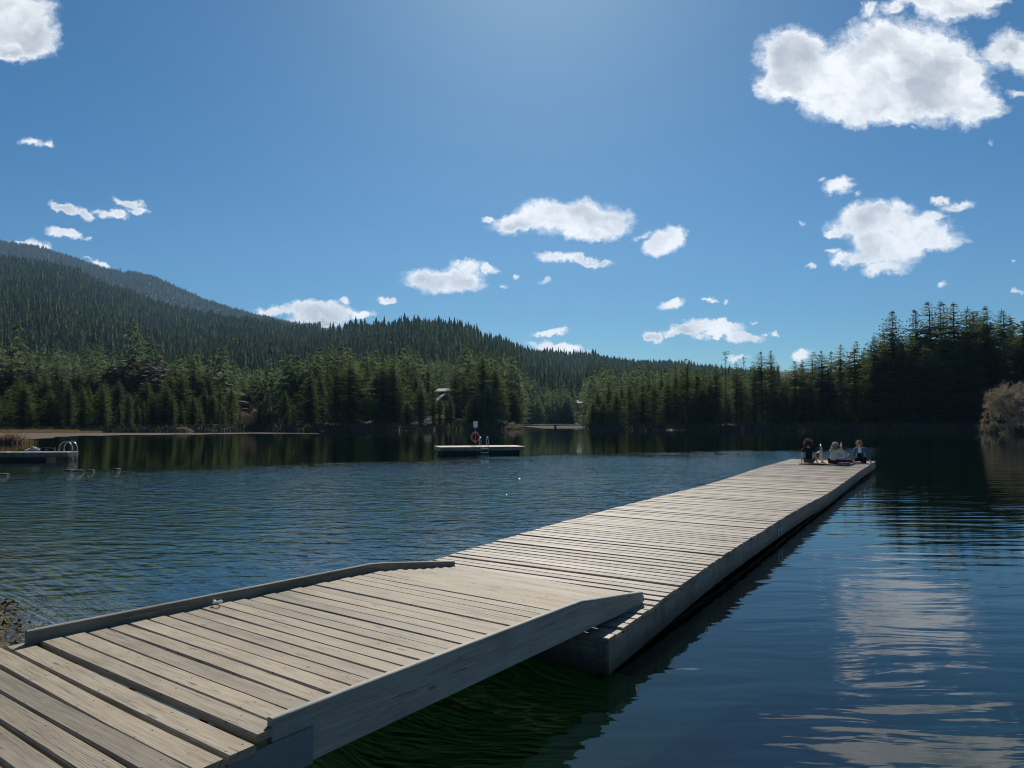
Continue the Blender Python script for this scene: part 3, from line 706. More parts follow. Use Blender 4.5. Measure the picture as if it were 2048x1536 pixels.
under(ring, mb.build('ring_body', plain('ring_red', (.42, .085, .045), .55, .35, 0, 9, .3), smooth=True))
mb = MB(); pts = [rc + Vector((.30 * math.cos(2 * math.pi * i / n) * (1 + .04 * math.cos(8 * math.pi * i / n)), -.03, .365 * math.sin(2 * math.pi * i / n) * (1 + .04 * math.cos(8 * math.pi * i / n)))) for i in range(n + 1)]; mb.tube(pts, .010, 5, caps=False)
under(ring, mb.build('rope', plain('pale_rope', (.55, .50, .42), .8)))

# ------------------------------------------------------------------ left dock
LZ = .45; dl = R(2.0); Lx = Vector((math.cos(dl), math.sin(dl), 0)); Ly = Vector((-math.sin(dl), math.cos(dl), 0))
Lc = P(134.5, 904.4, LZ)                     # right front corner
ld = empty('left_dock', (Lc.x - 4, Lc.y + 1, 0)); tag(ld, 'grey wooden dock reaching in from the left edge of the lake behind the rocks', 'dock')
mb = MB(); x = 0
while x < 14:
    a_ = Lc - Lx * (x + .07); plank(mb, a_ + Vector((0, 0, rng.uniform(-.004, .004))), a_ + Ly * 1.05, Lx, .138, .04, seg=1); x += .15
under(ld, mb.build('deck', M_deck))
mb = MB(); dz = Vector((0, 0, -.16)); mb.beam(Lc + dz, Lc - Lx * 14 + dz, .045, .24); under(ld, mb.build('fascia', M_fascia))
mb = MB(); mb.beam(Lc + dz + Ly * .05, Lc + dz + Ly * 1.0, .045, .24); under(ld, mb.build('fascia', M_fascia))
mb = MB(); c = Lc - Lx * 5.2 + Ly * .52; mb.box((c.x, c.y, -.05), (8, .85, .5), dl); under(ld, mb.build('float', M_float))
mb = MB(); mb.box((Lc - Lx * 8.2 + Ly * .25 + Vector((0, 0, -.42))), (11, .3, .5), dl); under(ld, mb.build('crib', M_fascia))
lad = empty('left_dock_ladder', P(126, 903, LZ)); tag(lad, 'chrome double-arched swim ladder on the end of the dock at the left edge', 'ladder')
ecc = Lc + Ly * .5; ladder(lad, (ecc.x, ecc.y), Ly, Lx, LZ, width=.46, reach=.74, hgt=.58, rungs=2)
# bundle, bag and bottle on it
M_towel = plain('pale_towel', (.52, .50, .50), .9, .1, 0, 20, .4)
mb = MB()
for (px0, r_, h_) in ((42, .12, .06), (48, .18, .10), (54, .2, .17), (60, .2, .13), (66, .14, .09)):
    mb.ball(P(px0, 903.0, LZ) + Vector((0, .5, h_ * .6)), r_, .22, h_, jit=.25)
tag(mb.build('towel_bundle', M_towel), 'heap of pale crumpled towels on the left dock', 'towels')
bagc = P(82, 903, LZ) + Vector((0, .5, .09)); bag = empty('duffel_bag', bagc); tag(bag, 'low black duffel bag lying on the left dock between the towels and the ladder', 'bag')
mb = MB(); mb.tube([bagc + Vector((x, 0, dz)) for x, dz in ((-.36, -.02), (-.33, 0), (-.1, .01), (.15, .0), (.33, 0), (.36, -.02))], [.03, .09, .115, .11, .09, .03], 10); under(bag, mb.build('body', M_dark, smooth=True))
mb = MB(); mb.beam(bagc + Vector((-.05, -.112, 0)), bagc + Vector((.15, -.112, 0)), .01, .05); under(bag, mb.build('pocket', M_towel))
bc = P(100.5, 903, LZ) + Vector((0, .4, 0)); mb = MB(); mb.tube([bc, bc + Vector((.0, 0, .12)), bc + Vector((.03, 0, .16)), bc + Vector((.03, 0, .25))], [.035, .035, .014, .014], 8)
tag(mb.build('bottle', plain('grey_bottle', (.3, .3, .28), .3, .5), smooth=True), 'small pale bottle standing beside the black bag on the left dock', 'bottle')
# rocks breaking the surface
for i, (x0, y0, a_, b_, lab) in enumerate(((139, 941, .20, .07, 'dark rock just below the foot of the left dock ladder'), (157, 941.5, .20, .06, 'flat dark rock second from the left in the row of rocks breaking the water'),
        (181, 941, .15, .05, 'middle rock of the short row breaking the water by the left dock'), (216, 939.5, .08, .03, 'tiny rock tip showing in the row of rocks by the left dock'), (233, 938.5, .15, .06, 'pale rock at the right end of the row of rocks by the left dock'),
        (4, 948.5, .22, .05, 'pale flat rock breaking the water at the left edge of the lake'))):
    mb = MB(); c = P(x0, y0, 0); mb.ball(c + Vector((0, 0, .0)), a_ * 1.2, a_ * .8, b_ * .5 + .02, n=12, m=8, jit=.35)
    tag(mb.build('rock', M_rock, smooth=True), lab, 'rock', 'rocks breaking the water near the left dock')
# sunken stones on the bed in the right foreground
for (x0, y0, sx_, lab) in ((1330, 1436, .30, 'sunken stone faintly seen under the water right of the gangway'), (1560, 1490, .34, 'large sunken stone under the water at the bottom right')):
    mb = MB(); c = P(x0, y0, -1.15); c.z = float(height(c.x, c.y)) + .1; mb.ball(c, sx_ * 1.5, sx_, .28, n=14, m=9, jit=.2)
    tag(mb.build('stone', M_rock, smooth=True), lab, 'stone')




# ------------------------------------------------------------------ buildings, bridge, car, poles
M_wall = plain('dark_timber_wall', (.10, .075, .06), .8, .2, 0, 1, .3)
M_roof = plain('pale_metal_roof', (.30, .31, .33), .75, .2, 0, 1, .3)
M_glass = plain('window_glass', (.03, .04, .05), .1, .6)
def house(name, px, D, ybase, w, dpt, wall_h, roof_h, rz, label, roofm=M_roof, windows=3, chim=0):
    p = PD(px, ybase, D); z0 = p.z; e = empty(name, (p.x, D, z0), rz); tag(e, label, 'house')
    def part(n_, m_, mb): o = mb.build(n_, m_, e); return o
    mb = MB(); hw = w / 2; hd = dpt / 2
    ringf = lambda y: [(-hw, y, -2.5), (hw, y, -2.5), (hw, y, wall_h), (0, y, wall_h + roof_h), (-hw, y, wall_h)]
    mb.loft([ringf(-hd), ringf(hd)]); part('wall', M_wall, mb)
    mb = MB(); ov = .7
    for sg in (-1, 1):
        sl = roof_h / hw; a = (sg * (hw + ov), wall_h - ov * sl + .05); b_ = (0, wall_h + roof_h + .05)
        mb.loft([[(a[0], y, a[1]), (b_[0], y, b_[1]), (b_[0], y, b_[1] + .22), (a[0], y, a[1] + .22)] for y in (-hd - ov, hd + ov)])
    rf = part('roof', roofm, mb)
    for i in range(chim):
        mb = MB(); mb.box(((i - (chim - 1) / 2) * w * .6, 0, wall_h + roof_h + .2), (.8, .8, 1.8)); o = mb.build('chimney', M_wall, rf)
    for i in range(windows):
        x = (i - (windows - 1) / 2) * w / (windows + .6)
        for zz in (wall_h * .42,) + ((wall_h + roof_h * .25,) if abs(x) < .2 * w and roof_h > 2 else ()):
            mb = MB(); mb.box((x, -hd - .03, zz), (1.3, .08, 1.4)); fr_ = part('window_frame', M_white, mb)
            mb = MB(); mb.box((x, -hd - .08, zz), (1.1, .04, 1.2)); mb.build('pane', M_glass, fr_)
    return e
h1 = house('chalet', 886, 240, 832, 8.6, 10, 3.4, 4.0, R(14), 'dark timber chalet with pale gabled roof half hidden among the peninsula trees')
mb = MB(); mb.box((0, -6.0, .9), (9.8, 2.0, .15)); mb.beam((-4.8, -6.9, 1.8), (4.8, -6.9, 1.8), .08, .08); mb.build('balcony', M_wall, h1)
house('house', 896, 262, 800, 6, 7, 3.2, 1.0, R(70), 'small low building with bright roof just behind and above the chalet', windows=1)
house('long_house', 1169, 395, 812, 12.5, 8, 1.5, 1.9, R(88), 'long house with pale roof and two chimneys above the footbridge', windows=2, chim=0)
e_ = bpy.data.objects['long_house']; rf = [o for o in e_.children if o.name.startswith('roof')][0]
for yy in (-3.2, 3.4):
    mb = MB(); mb.box((0, yy, 3.7), (.8, .8, 2.0)); mb.build('chimney', M_wall, rf)
house('house', 194, 430, 748, 9, 7, 2.6, 1.4, R(60), 'small house showing a thin bright roof among trees high on the left slope', windows=1)
house('house', 450, 400, 757, 10, 7, 2.6, 1.2, R(75), 'low dark house with thin white roof edge above the cove', windows=1)
# yellow lawn patch in front of the chalet
M_lawn = plain('yellow_lawn', (.30, .24, .06), .9, .1, 0, .3, .4)
vs = []
for (x, y, D) in ((873, 0, 214), (906, 0, 214), (912, 0, 224), (900, 0, 231), (870, 0, 230)):
    p = PD(x, 850, D); vs.append((p.x, D, max(float(height(p.x, D)), 3.0) + .55))
o = link('lawn', mesh_np('lawn', vs, [[0, 1, 2, 3, 4]], M_lawn)); tag(o, 'small yellow-green lawn in front of the chalet', 'lawn', kind='structure')
# footbridge over the channel
Db = 240; a_ = PD(1040, 850.5, Db); b_ = PD(1180, 850.2, Db + 4)
fbz = Vector((0, 0, 1)); br = empty('footbridge', ((a_.x + b_.x) / 2, Db, a_.z)); tag(br, 'low dark footbridge with cable rails crossing the channel right of the peninsula', 'bridge')
mb = MB(); mb.beam(a_, b_, 2.0, .35); under(br, mb.build('span', M_bark))
for hh_ in (.55, 1.15):
    mb = MB()
    for off in (-.9, .9): mb.beam(a_ + Vector((0, off, hh_)), b_ + Vector((0, off, hh_)), .04, .05)
    under(br, mb.build('cable', M_galv))
for i in range(9):
    p = a_.lerp(b_, i / 8); mb = MB(); mb.beam(p + Vector((0, -.9, -.1)), p + Vector((0, -.9, 1.25)), .07, .07); under(br, mb.build('post', M_bark))
for t in (.03, .5, .97):
    p = a_.lerp(b_, t); mb = MB(); mb.box((p.x, p.y, p.z / 2 - .4), (.7, 1.6, p.z + .6)); under(br, mb.build('pier', M_bark))
# white car on the bank
cp = PD(1007, 847.5, 222); car = empty('parked_car', (cp.x, 222, cp.z), R(-8)); tag(car, 'white car parked on the bank at the right end of the peninsula', 'car')
def carshape(prof, hw, ins=0):
    mb = MB(); mb.loft([[(x, y, z_) for x, z_ in prof] for y in (-hw, hw)]); return mb
body = carshape([(-.95, .35), (-.92, .9), (-.7, 1.0), (.7, 1.0), (.92, .9), (.95, .35)], 2.1)
M_carw = plain('car_paint', (.75, .76, .78), .25, .6); body.build('body', M_carw, car)
mb = MB(); mb.loft([[(-.80, -1.3, 1.0), (.80, -1.3, 1.0), (.80, 1.7, 1.0), (-.80, 1.7, 1.0)][::-1], [(-.62, -.7, 1.48), (.62, -.7, 1.48), (.62, 1.2, 1.48), (-.62, 1.2, 1.48)][::-1]]); cab = mb.build('cabin', M_glass, car)
mb = MB(); mb.box((0, .25, 1.5), (1.2, 1.9, .06)); mb.build('roof', M_carw, car)
for sx_ in (-.82, .82):
    for sy_ in (-1.35, 1.35):
        mb = MB(); mb.tube([(sx_ - .1, sy_, .33), (sx_ + .1, sy_, .33)], .33, 14); mb.build('wheel', M_float, car)
bk = MB(); bk.ball((cp.x, 223, cp.z - 1.6), 5.5, 5, 1.6, n=18, m=10, jit=.08); tag(bk.build('bank_mound', M_ground, smooth=True), 'low earth bank under the parked white car', 'bank', kind='structure')
# utility poles and wire above the left shore
tops = []
for (px, y0, y1, D, lab) in ((397, 774, 815, 250, 'thin wooden utility pole above the left shore trees'), (602, 772, 812, 262, 'tall utility pole just left of the peninsula trees')):
    t_ = PD(px, y0, D); b0 = PD(px, y1 + 30, D); e = empty('utility_pole', (t_.x, D, b0.z)); tag(e, lab, 'utility pole')
    mb = MB(); mb.tube([b0, t_], [.17, .12], 8); under(e, mb.build('pole', M_reed, smooth=True)); mb = MB(); mb.beam(t_ + Vector((-1, 0, -.5)), t_ + Vector((1, 0, -.5)), .1, .12); under(e, mb.build('crossarm', M_reed)); tops.append(t_ + Vector((0, 0, -.4)))
mb = MB(); mb.tube([tops[0].lerp(tops[1], i / 14) + Vector((0, 0, -1.6 * 4 * (i / 14) * (1 - i / 14))) for i in range(15)], .035, 5); tag(mb.build('overhead_wire', M_galv), 'overhead wire strung between the two utility poles', 'wire')
# lattice mast on the ridge
Dm = 3150; t_ = PD(240.5, 535, Dm); b0 = PD(240.5, 562, Dm); e = empty('radio_mast', b0); tag(e, 'tiny lattice radio mast on the skyline of the left mountain', 'mast')
mb = MB()
for sx_, sy_ in ((-1.6, -1), (1.6, -1), (0, 1.6)): mb.beam(b0 + Vector((sx_, sy_, 0)), t_ + Vector((sx_ * .5, sy_ * .5, 0)), .7, .7)
for i in range(9):
    z_ = b0.lerp(t_, i / 9); w_ = 1.6 * (1 - .05 * i); mb.beam(z_ + Vector((-w_, -1, 0)), z_ + Vector((w_, -1, 6)), .4, .4)
under(e, mb.build('lattice', M_galv)); mb = MB(); mb.box(t_ + Vector((0, 0, -4)), (7, 3, 3.5)); under(e, mb.build('antenna', M_galv))
# fallen pale logs on the far banks
for (x0, y0, x1, y1, D, lab) in ((905, 846, 922, 838, 184, 'pale fallen log slanting up the peninsula bank'), (860, 858, 872, 855, 180, 'short orange-brown log at the water line of the peninsula'), (1040, 855, 1085, 858, 218, 'long pale driftwood along the water left of the footbridge')):
    mb = MB(); a_, b_ = PD(x0, y0, D), PD(x1, y1, D + 2); mb.tube([a_, a_.lerp(b_, .5) + Vector((0, 0, .15)), b_], [.28, .24, .15], 8); tag(mb.build('fallen_log', M_reed, smooth=True), lab, 'log')
# ------------------------------------------------------------------ trees
def conifer_np(seed, H, Rr, z0, whorls, nb, spray, kind='fir'):
    """crown as many leaf-sized triangles carried on drooping branches; unit: metres. returns verts, tris, rnd"""
    r = np.random.default_rng(seed); T = []; RN = []
    zs_ = np.linspace(z0, H * .985, whorls) + r.uniform(-.3, .3, whorls) * H / whorls
    lean = r.uniform(-.012, .012, 2)
    sideb = r.uniform(0, 2 * math.pi); sidea = r.uniform(.05, .28)
    gap0 = r.uniform(.3, .8)
    for z_ in zs_:
        t = (z_ - z0) / (H - z0); t = min(max(t, 0), 1)
        if kind == 'fir': dd_ = (H - z_) * .46 / Rr; prof = dd_ / (1 + dd_ ** 3) ** .333 * (0.75 + .25 * min(1, t / .12)) * (.86 + .28 * r.random())
        elif kind == 'tall': dd_ = (H - z_) * .5 / Rr; prof = dd_ / (1 + dd_ ** 3) ** .333 * (.45 + .55 * min(1, t / .35)) * r.uniform(.55, 1.15)
        elif kind == 'snag': prof = .9 if t > .86 else r.choice([0.12, .3, .0, .45])
        else: prof = (1 - t) ** .75
        n = max(3, int(round(nb * (1.0 if t < .8 else .8)))); a0 = r.uniform(0, 6.28)
        if kind != 'snag' and r.random() < .06: continue
        for k in range(n):
            if kind == 'tall' and r.random() < .18: continue
            az = a0 + 2 * math.pi * k / n + r.uniform(-.35, .35)
            L = Rr * prof * r.uniform(.62, 1.16) * (1 + sidea * math.cos(az - sideb)) + .004 * H
            up = (.62 - 1.05 * (1 - t) ** .7) * .70 + r.uniform(-.15, .15)
            d = np.array([math.cos(az), math.sin(az), 0.0]); s_ = np.array([-math.sin(az), math.cos(az), 0.0])
            ns = max(2, int(L / spray)); rb = r.random(); spk = spray * min(1.0, .55 + .5 * L / Rr); zj = r.uniform(-.6, .6) * H / whorls
            for j in range(ns):
                f = (j + .55 + r.uniform(-.2, .2)) / ns
                zoff = L * f * (up - .28 * f + .30 * f * f) + zj
                c = d * (L * f) + np.array([lean[0] * z_, lean[1] * z_, z_ + zoff])
                wd = (spk * 1.05) * (1.15 - .6 * f) + .16 * L * (1 - f)
                ln = spk * 1.3
                for sg in (-1, 1):
                    tip = c + d * (ln * r.uniform(.5, .95)) + s_ * (sg * wd * r.uniform(.7, 1.2)) + np.array([0, 0, -spk * r.uniform(.1, 1.15)])
                    b0 = c - d * (ln * .32) + np.array([0, 0, spk * .16]); b1 = c + d * (ln * .38) + np.array([0, 0, r.uniform(-.45, .25) * spk])
                    T.append((b0, tip, b1)); RN += [rb * .7 + r.random() * .3] * 3
            T.append((d * (L * .9) + np.array([lean[0] * z_, lean[1] * z_, z_ + L * .9 * up]) + s_ * .06, d * (L * 1.08) + np.array([0, 0, z_ + L * (up + .02)]),
                      d * (L * .9) + np.array([0, 0, z_ + L * .9 * up]) - s_ * .06)); RN += [rb] * 3
    tp = np.array([lean[0] * H, lean[1] * H, H]); 
    for k in range(3): T.append((tp + [.10 * math.cos(k * 2.1), .10 * math.sin(k * 2.1), -.035 * H], tp + [.10 * math.cos(k * 2.1 + 2), .10 * math.sin(k * 2.1 + 2), -.035 * H], tp + [0, 0, .012 * H])); RN += [.5] * 3
    V_ = np.array(T).reshape(-1, 3); return V_, np.arange(len(V_)).reshape(-1, 3), np.array(RN)
def trunk_np(H, r0, seed, n=7, top=.97):
    r = np.random.default_rng(seed); K = 9; ring = []
    for i in range(K):
        t = i / (K - 1) * top; rad = r0 * (1 - t) ** .8 + .02 + (.35 * r0 if i == 0 else 0)
        off = r.uniform(-.04, .04, 2) * (t > 0)
        for j in range(n): a = 2 * math.pi * j / n; ring.append((off[0] + rad * math.cos(a), off[1] + rad * math.sin(a), H * t - (.6 if i == 0 else 0)))
    F_ = [[i * n + j, i * n + (j + 1) % n, (i + 1) * n + (j + 1) % n, (i + 1) * n + j] for i in range(K - 1) for j in range(n)]
    return np.array(ring), np.array(F_)
KINDS = {}
def add_kind(key, H, Rr, z0, wh, nb, sp, kind, mat, tr, seeds):
    KINDS[key] = []
    for sd_ in seeds:
        V_, F_, RN = conifer_np(sd_, H, Rr, z0, wh, nb, sp, kind); me = mesh_np('crown', V_, F_, mat, attrs={'rnd': RN})
        tv, tf = trunk_np(H, tr * .62, sd_); mt = mesh_np('trunk', tv, tf, M_bark, smooth=True, attrs={'rnd': np.zeros(len(tv))})
        KINDS[key].append((me, mt, H))
add_kind('fir', 26, 5.0, 1.0, 56, 9, .46, 'fir', M_fir, .34, (1, 2, 3, 4, 5))
add_kind('hemlock', 26, 3.5, 1.5, 56, 9, .42, 'fir', M_hemlock, .32, (11, 12, 13, 14))
add_kind('tall', 28, 3.4, 3.5, 54, 8, .46, 'tall', M_fir, .36, (21, 22, 23, 24))
add_kind('young', 9, 2.1, .35, 34, 7, .28, 'young', M_young, .14, (31, 32, 33))
add_kind('snag', 28, 1.1, 5.0, 38, 3, .45, 'snag', M_hemlock, .26, (41, 42))
# bare broadleaf tree
def bare_np(seed, H, spread, depth=5, lean=(0, 0)):
    r = np.random.default_rng(seed); Vt = []; Ft = []; Vw = []
    def seg(a, b, ra, rb):
        a = np.array(a); b = np.array(b); d = b - a; L = np.linalg.norm(d); d = d / L
        s_ = np.cross(d, [0, 0, 1.0]); s_ = s_ / (np.linalg.norm(s_) + 1e-6) if np.linalg.norm(s_) > 1e-3 else np.array([1.0, 0, 0]); u_ = np.cross(s_, d)
        base = len(Vt); n = 5 if ra > .05 else 3
        for p, q_ in ((a, ra), (b, rb)):
            for j in range(n): an = 2 * math.pi * j / n; Vt.append(p + (s_ * math.cos(an) + u_ * math.sin(an)) * q_)
        for j in range(n):
            j2 = (j + 1) % n; Ft.append([base + j, base + j2, base + n + j2]); Ft.append([base + j, base + n + j2, base + n + j])
    def grow(p, d, L, rad, k):
        q_ = p + d * L; seg(p, q_, rad, rad * .68)
        if k == 0:
            for _ in range(13):
                e = d + r.normal(0, .55, 3); e = e / np.linalg.norm(e); ll = L * r.uniform(.6, 1.5); b0 = p + d * L * r.uniform(.1, 1)
                w_ = np.cross(e, r.normal(0, 1, 3)); w_ = w_ / np.linalg.norm(w_) * .022
                mid = b0 + e * ll * .5 + r.normal(0, .03, 3)
                Vw.extend([b0 - w_, b0 + w_, b0 + e * ll]); e2 = e + r.normal(0, .5, 3); Vw.extend([mid - w_, mid + w_, mid + e2 / np.linalg.norm(e2) * ll * .5])
            return
        for _ in range(r.integers(3, 5)):
            e = d * 1.0 + r.normal(0, .48 * spread, 3) + np.array([0, 0, .10]); e = e / np.linalg.norm(e)
            grow(p + d * L * r.uniform(.6, 1), e, L * r.uniform(.62, .86), rad * .6, k - 1)
    ns = r.integers(2, 4)
    for _ in range(ns):
        d = np.array([r.normal(lean[0], .32 * spread), r.normal(lean[1], .32 * spread), 1.0]); d /= np.linalg.norm(d)
        grow(np.array([r.normal(0, .12), r.normal(0, .12), -.3]), d, H * .24, H * .014, depth)
    return (np.array(Vt), np.array(Ft), np.array(Vw), np.arange(len(Vw)).reshape(-1, 3))
BARE = []
for sd_ in (51, 52, 53):
    a_, b_, c_, d_ = bare_np(sd_, 9, 1.25, 4)
    BARE.append((mesh_np('twigs', c_, d_, M_twig, attrs={'rnd': nrng.random(len(c_))}), mesh_np('branches', a_, b_, M_twig, attrs={'rnd': np.zeros(len(a_))}), 9))
KINDS['bare'] = BARE
pcount = 0
PLACED = []
LAND = [(-400, 'at the left edge behind the reeds'), (50, 'just left of the left dock ladder'), (112, 'directly behind the left dock ladder'), (160, 'a little right of the left dock ladder'), (215, 'behind the middle of the mud flat'), (270, 'left of the leafless bush on the rocky point'),
        (335, 'behind the rocky point'), (385, 'under the first utility pole'), (430, 'right of the first utility pole'), (480, 'left of the cove'), (530, 'behind the cove'), (575, 'at the second utility pole'), (615, 'at the left tip of the peninsula'), (665, 'left of the broad dark conifer'), (715, 'right of the broad dark conifer'),
        (760, 'beside the twin conifers'), (805, 'between the twin conifers and the chalet'), (850, 'left of the chalet'), (890, 'behind the chalet'), (925, 'right of the chalet'), (955, 'around the tallest peninsula conifer'), (1000, 'left of the parked white car'), (1025, 'right of the parked white car'),
        (1180, 'right beside the footbridge end'), (1215, 'a little right of the footbridge'), (1250, 'midway between footbridge and tall stand'), (1290, 'left of the tall stand'), (1345, 'at the left end of the tall stand'), (1385, 'left of the tufted snag'), (1430, 'around the tufted snag'), (1470, 'around the dead-topped spire'),
        (1510, 'below the twin tops left of the people'), (1555, 'between the dock corner and the twin tops'), (1600, 'straight above the person in black'), (1640, 'straight above the person in the cap'), (1690, 'straight above the person in denim'), (1740, 'left of the broad triangular fir'),
        (1775, 'below the broad triangular fir'), (1820, 'below the see-through fir'), (1855, 'below the three bushy tops'), (1915, 'right of the three bushy tops'), (1960, 'left of the large leafless tree'), (2010, 'behind the large leafless tree')]
def where(px):
    r_ = LAND[0][1]
    for x_, s_ in LAND:
        if px >= x_: r_ = s_
    return r_
LOOK = {'fir': 'full', 'hemlock': 'narrow', 'tall': 'slender', 'young': 'young bright', 'snag': 'thin', 'bare': 'leafless'}
def place(kind, px, ytop, D, label, group, wide=1.0, cat=None, name=None, var=None, H=None):
    """a tree whose foot stands on the ground at depth D in the direction of photo column px"""
    global pcount
    p = PD(px, ytop, D); X = (px - CX) / F * D / (cth); X = p.x
    zg = float(height(X, D)) - .15; h = max(1.2, p.z - zg) if H is None else H
    me, mt, H0 = KINDS[kind][(pcount if var is None else var) % len(KINDS[kind])]; pcount += 1
    nm = name or {'bare': 'bare_tree', 'young': 'young_conifer'}.get(kind, 'conifer')
    e = empty(nm, (X, D, zg), rng.uniform(0, 6.28)); k = h / H0; wide = wide * (1.3 if kind in ('tall', 'hemlock', 'fir') else 1); e.scale = (k * wide, k * wide, k)
    if group:
        lvl = ('tall', 'mid-height', 'low')[0 if ytop < 745 else 1 if ytop < 780 else 2]
        row_ = ('front-row', 'second-row', 'rear')[0 if D - sh(px) < 17 else 1 if D - sh(px) < 32 else 2]
        label = '%s %s %s %s %s' % (row_, lvl, LOOK[kind], 'tree' if kind == 'bare' else 'conifer', where(px))
    tag(e, label, cat or 'tree', group)
    PLACED.append((px, e))
    for nm2, m_ in (('crown', me), ('trunk', mt)):
        o = bpy.data.objects.new(nm2, m_); o.parent = e; COL.objects.link(o)
    return e
def sh(px): return float(np.interp(U2AZ(px), *shoreT))
g1 = 'conifers of the dense stand along the left shore'
topL = ([-120, 0, 60, 120, 160, 200, 250, 300, 340, 370, 420, 470, 520, 560, 600], [745, 752, 745, 742, 748, 758, 762, 756, 748, 752, 768, 782, 792, 800, 770])
n_ind = 0
for row, (off, dy, step) in enumerate(((11, 34, 19), (24, 8, 17), (40, -10, 17))):
    x = -70 + row * 6
    while x < 592:
        yt = np.interp(x, *topL) + dy + rng.uniform(-26, 40); xx = x + rng.uniform(-5, 5)
        k_ = rng.choice(['fir', 'fir', 'hemlock', 'tall'] if row else ['fir', 'hemlock', 'young'])
        if row == 0 and k_ == 'young': yt = max(yt, 800)
        place(k_, xx, yt, sh(xx) + off + rng.uniform(-3, 4), 'dark conifer of the dense stand behind the mud flat along the left shore' if k_ != 'young' else 'light green young conifer at the foot of the stand on the left shore', g1 if k_ != 'young' else 'young conifers on the left shore', wide=rng.uniform(.85, 1.2)); n_ind += 1
        x += step
for (px, yt, k_, w_, lab) in ((64, 822, 'young', 1.0, 'small bright green conifer standing alone in front of the far left shore stand'), (165, 772, 'fir', .9, 'slim yellow-green lit conifer right of the left dock ladder on the far shore'),
        (540, 800, 'young', 1.15, 'bushy light green conifer at the point left of the dark peninsula trees'), (590, 824, 'young', 1.2, 'small round bright conifer just left of the dark peninsula'),
        (205, 765, 'fir', 1.0, 'yellow-green conifer second right of the left dock ladder on the far shore'), (400, 812, 'young', .9, 'small light conifer over the rocky point on the left shore')):
    place(k_, px, yt, sh(px) + 9, lab, None, wide=w_)
# the peninsula in the middle
pen = [(622, 738, 14, 'fir', 1.0), (640, 742, 22, 'hemlock', 1), (655, 733, 30, 'tall', 1.1), (672, 728, 12, 'hemlock', 1.0), (684, 724, 35, 'fir', 1), (700, 715, 10, 'fir', 1.35), (722, 735, 30, 'tall', 1.2), (735, 720, 34, 'fir', .9),
       (752, 738, 14, 'hemlock', 1), (766, 711, 20, 'fir', 1.0), (787, 712, 16, 'fir', 1.1), (806, 735, 26, 'fir', 1.1), (815, 800, 8, 'fir', 1.4), (832, 745, 36, 'hemlock', 1), (842, 762, 14, 'fir', 1.1), (857, 727, 46, 'hemlock', .8), (866, 760, 12, 'tall', .9), (912, 728, 44, 'hemlock', .9), (905, 752, 60, 'fir', 1),
       (928, 740, 26, 'tall', 1.0), (945, 730, 30, 'fir', .9), (950, 786, 7, 'fir', 1.7), (966, 697, 18, 'fir', .85), (975, 770, 8, 'hemlock', 1.5), (992, 722, 16, 'fir', .85), (1006, 760, 20, 'tall', 1.2), (1022, 772, 34, 'fir', 1.1), (1038, 786, 40, 'hemlock', 1)]
spec = {700: 'broad dark conifer filling the left half of the middle peninsula', 766: 'left one of two tall twin conifers in the middle of the peninsula', 787: 'right one of two tall twin conifers in the middle of the peninsula',
        966: 'tallest pointed conifer on the peninsula above the life ring platform', 992: 'pointed dark conifer just right of the tallest one on the peninsula', 912: 'slim conifer behind the chalet roof on the peninsula', 857: 'thin spire of a conifer left of the chalet',
        950: 'very dark broad bushy conifer right of the chalet on the peninsula'}
for (px, yt, off, k_, w_) in pen:
    place(k_, px, yt, sh(px) + off, spec.get(px, 'dark conifer among the stand on the wooded peninsula behind the swim platform'), None if px in spec else 'conifers on the middle peninsula', wide=w_)
for i in range(20):
    px = rng.choice([rng.uniform(605, 860), rng.uniform(925, 1040)]); place(rng.choice(['fir', 'hemlock']), px, rng.uniform(762, 792), sh(px) + rng.uniform(20, 60), 'dark conifer among the stand on the wooded peninsula behind the swim platform', 'conifers on the middle peninsula', wide=1.1)
# right of the channel
for (px, yt, off, k_, w_) in [(1186, 800, 5, 'fir', 1.3), (1196, 778, 14, 'fir', 1.1), (1206, 800, 7, 'hemlock', 1.4), (1217, 764, 18, 'fir', 1.1), (1232, 776, 10, 'fir', 1), (1243, 762, 24, 'hemlock', 1), (1258, 757, 14, 'tall', 1), (1272, 766, 22, 'fir', 1), (1284, 754, 12, 'fir', .9), (1298, 748, 26, 'hemlock', 1),
                              (1309, 758, 10, 'tall', 1.1), (1322, 740, 24, 'fir', .9), (1334, 752, 12, 'fir', 1.0), (1226, 790, 30, 'fir', 1), (1264, 785, 34, 'fir', 1.1), (1292, 780, 34, 'fir', 1.1), (1345, 762, 30, 'fir', 1)]:
    place(k_, px, yt, sh(px) + off, 'conifer in the lower stand between the footbridge and the tall right hand stand', 'conifers between the footbridge and the tall stand', wide=w_)
st = [(1350, 727, 12, 'tall', .7), (1362, 722, 20, 'tall', 1), (1374, 716, 12, 'tall', 1.15), (1392, 731, 16, 'tall', 1.1), (1408, 731, 26, 'fir', .8), (1402, 765, 8, 'fir', 1.1), (1432, 727, 12, 'hemlock', .9), (1450, 702, 9, 'snag', 1.1), (1472, 722, 14, 'tall', 1.1), (1487, 711, 18, 'snag', .8),
      (1508, 730, 11, 'hemlock', .8), (1522, 703, 15, 'tall', 1.2), (1541, 701, 22, 'hemlock', .8), (1556, 728, 26, 'tall', 1), (1572, 738, 22, 'tall', 1.0), (1590, 722, 12, 'tall', 1.35), (1604, 718, 26, 'tall', 1.3), (1624, 704, 24, 'tall', 1.4), (1643, 702, 12, 'hemlock', 1.15), (1662, 703, 26, 'tall', 1.2), (1680, 688, 18, 'tall', 1.2),
      (1708, 683, 12, 'tall', 1.25), (1727, 694, 22, 'tall', 1), (1746, 668, 14, 'hemlock', .75)]
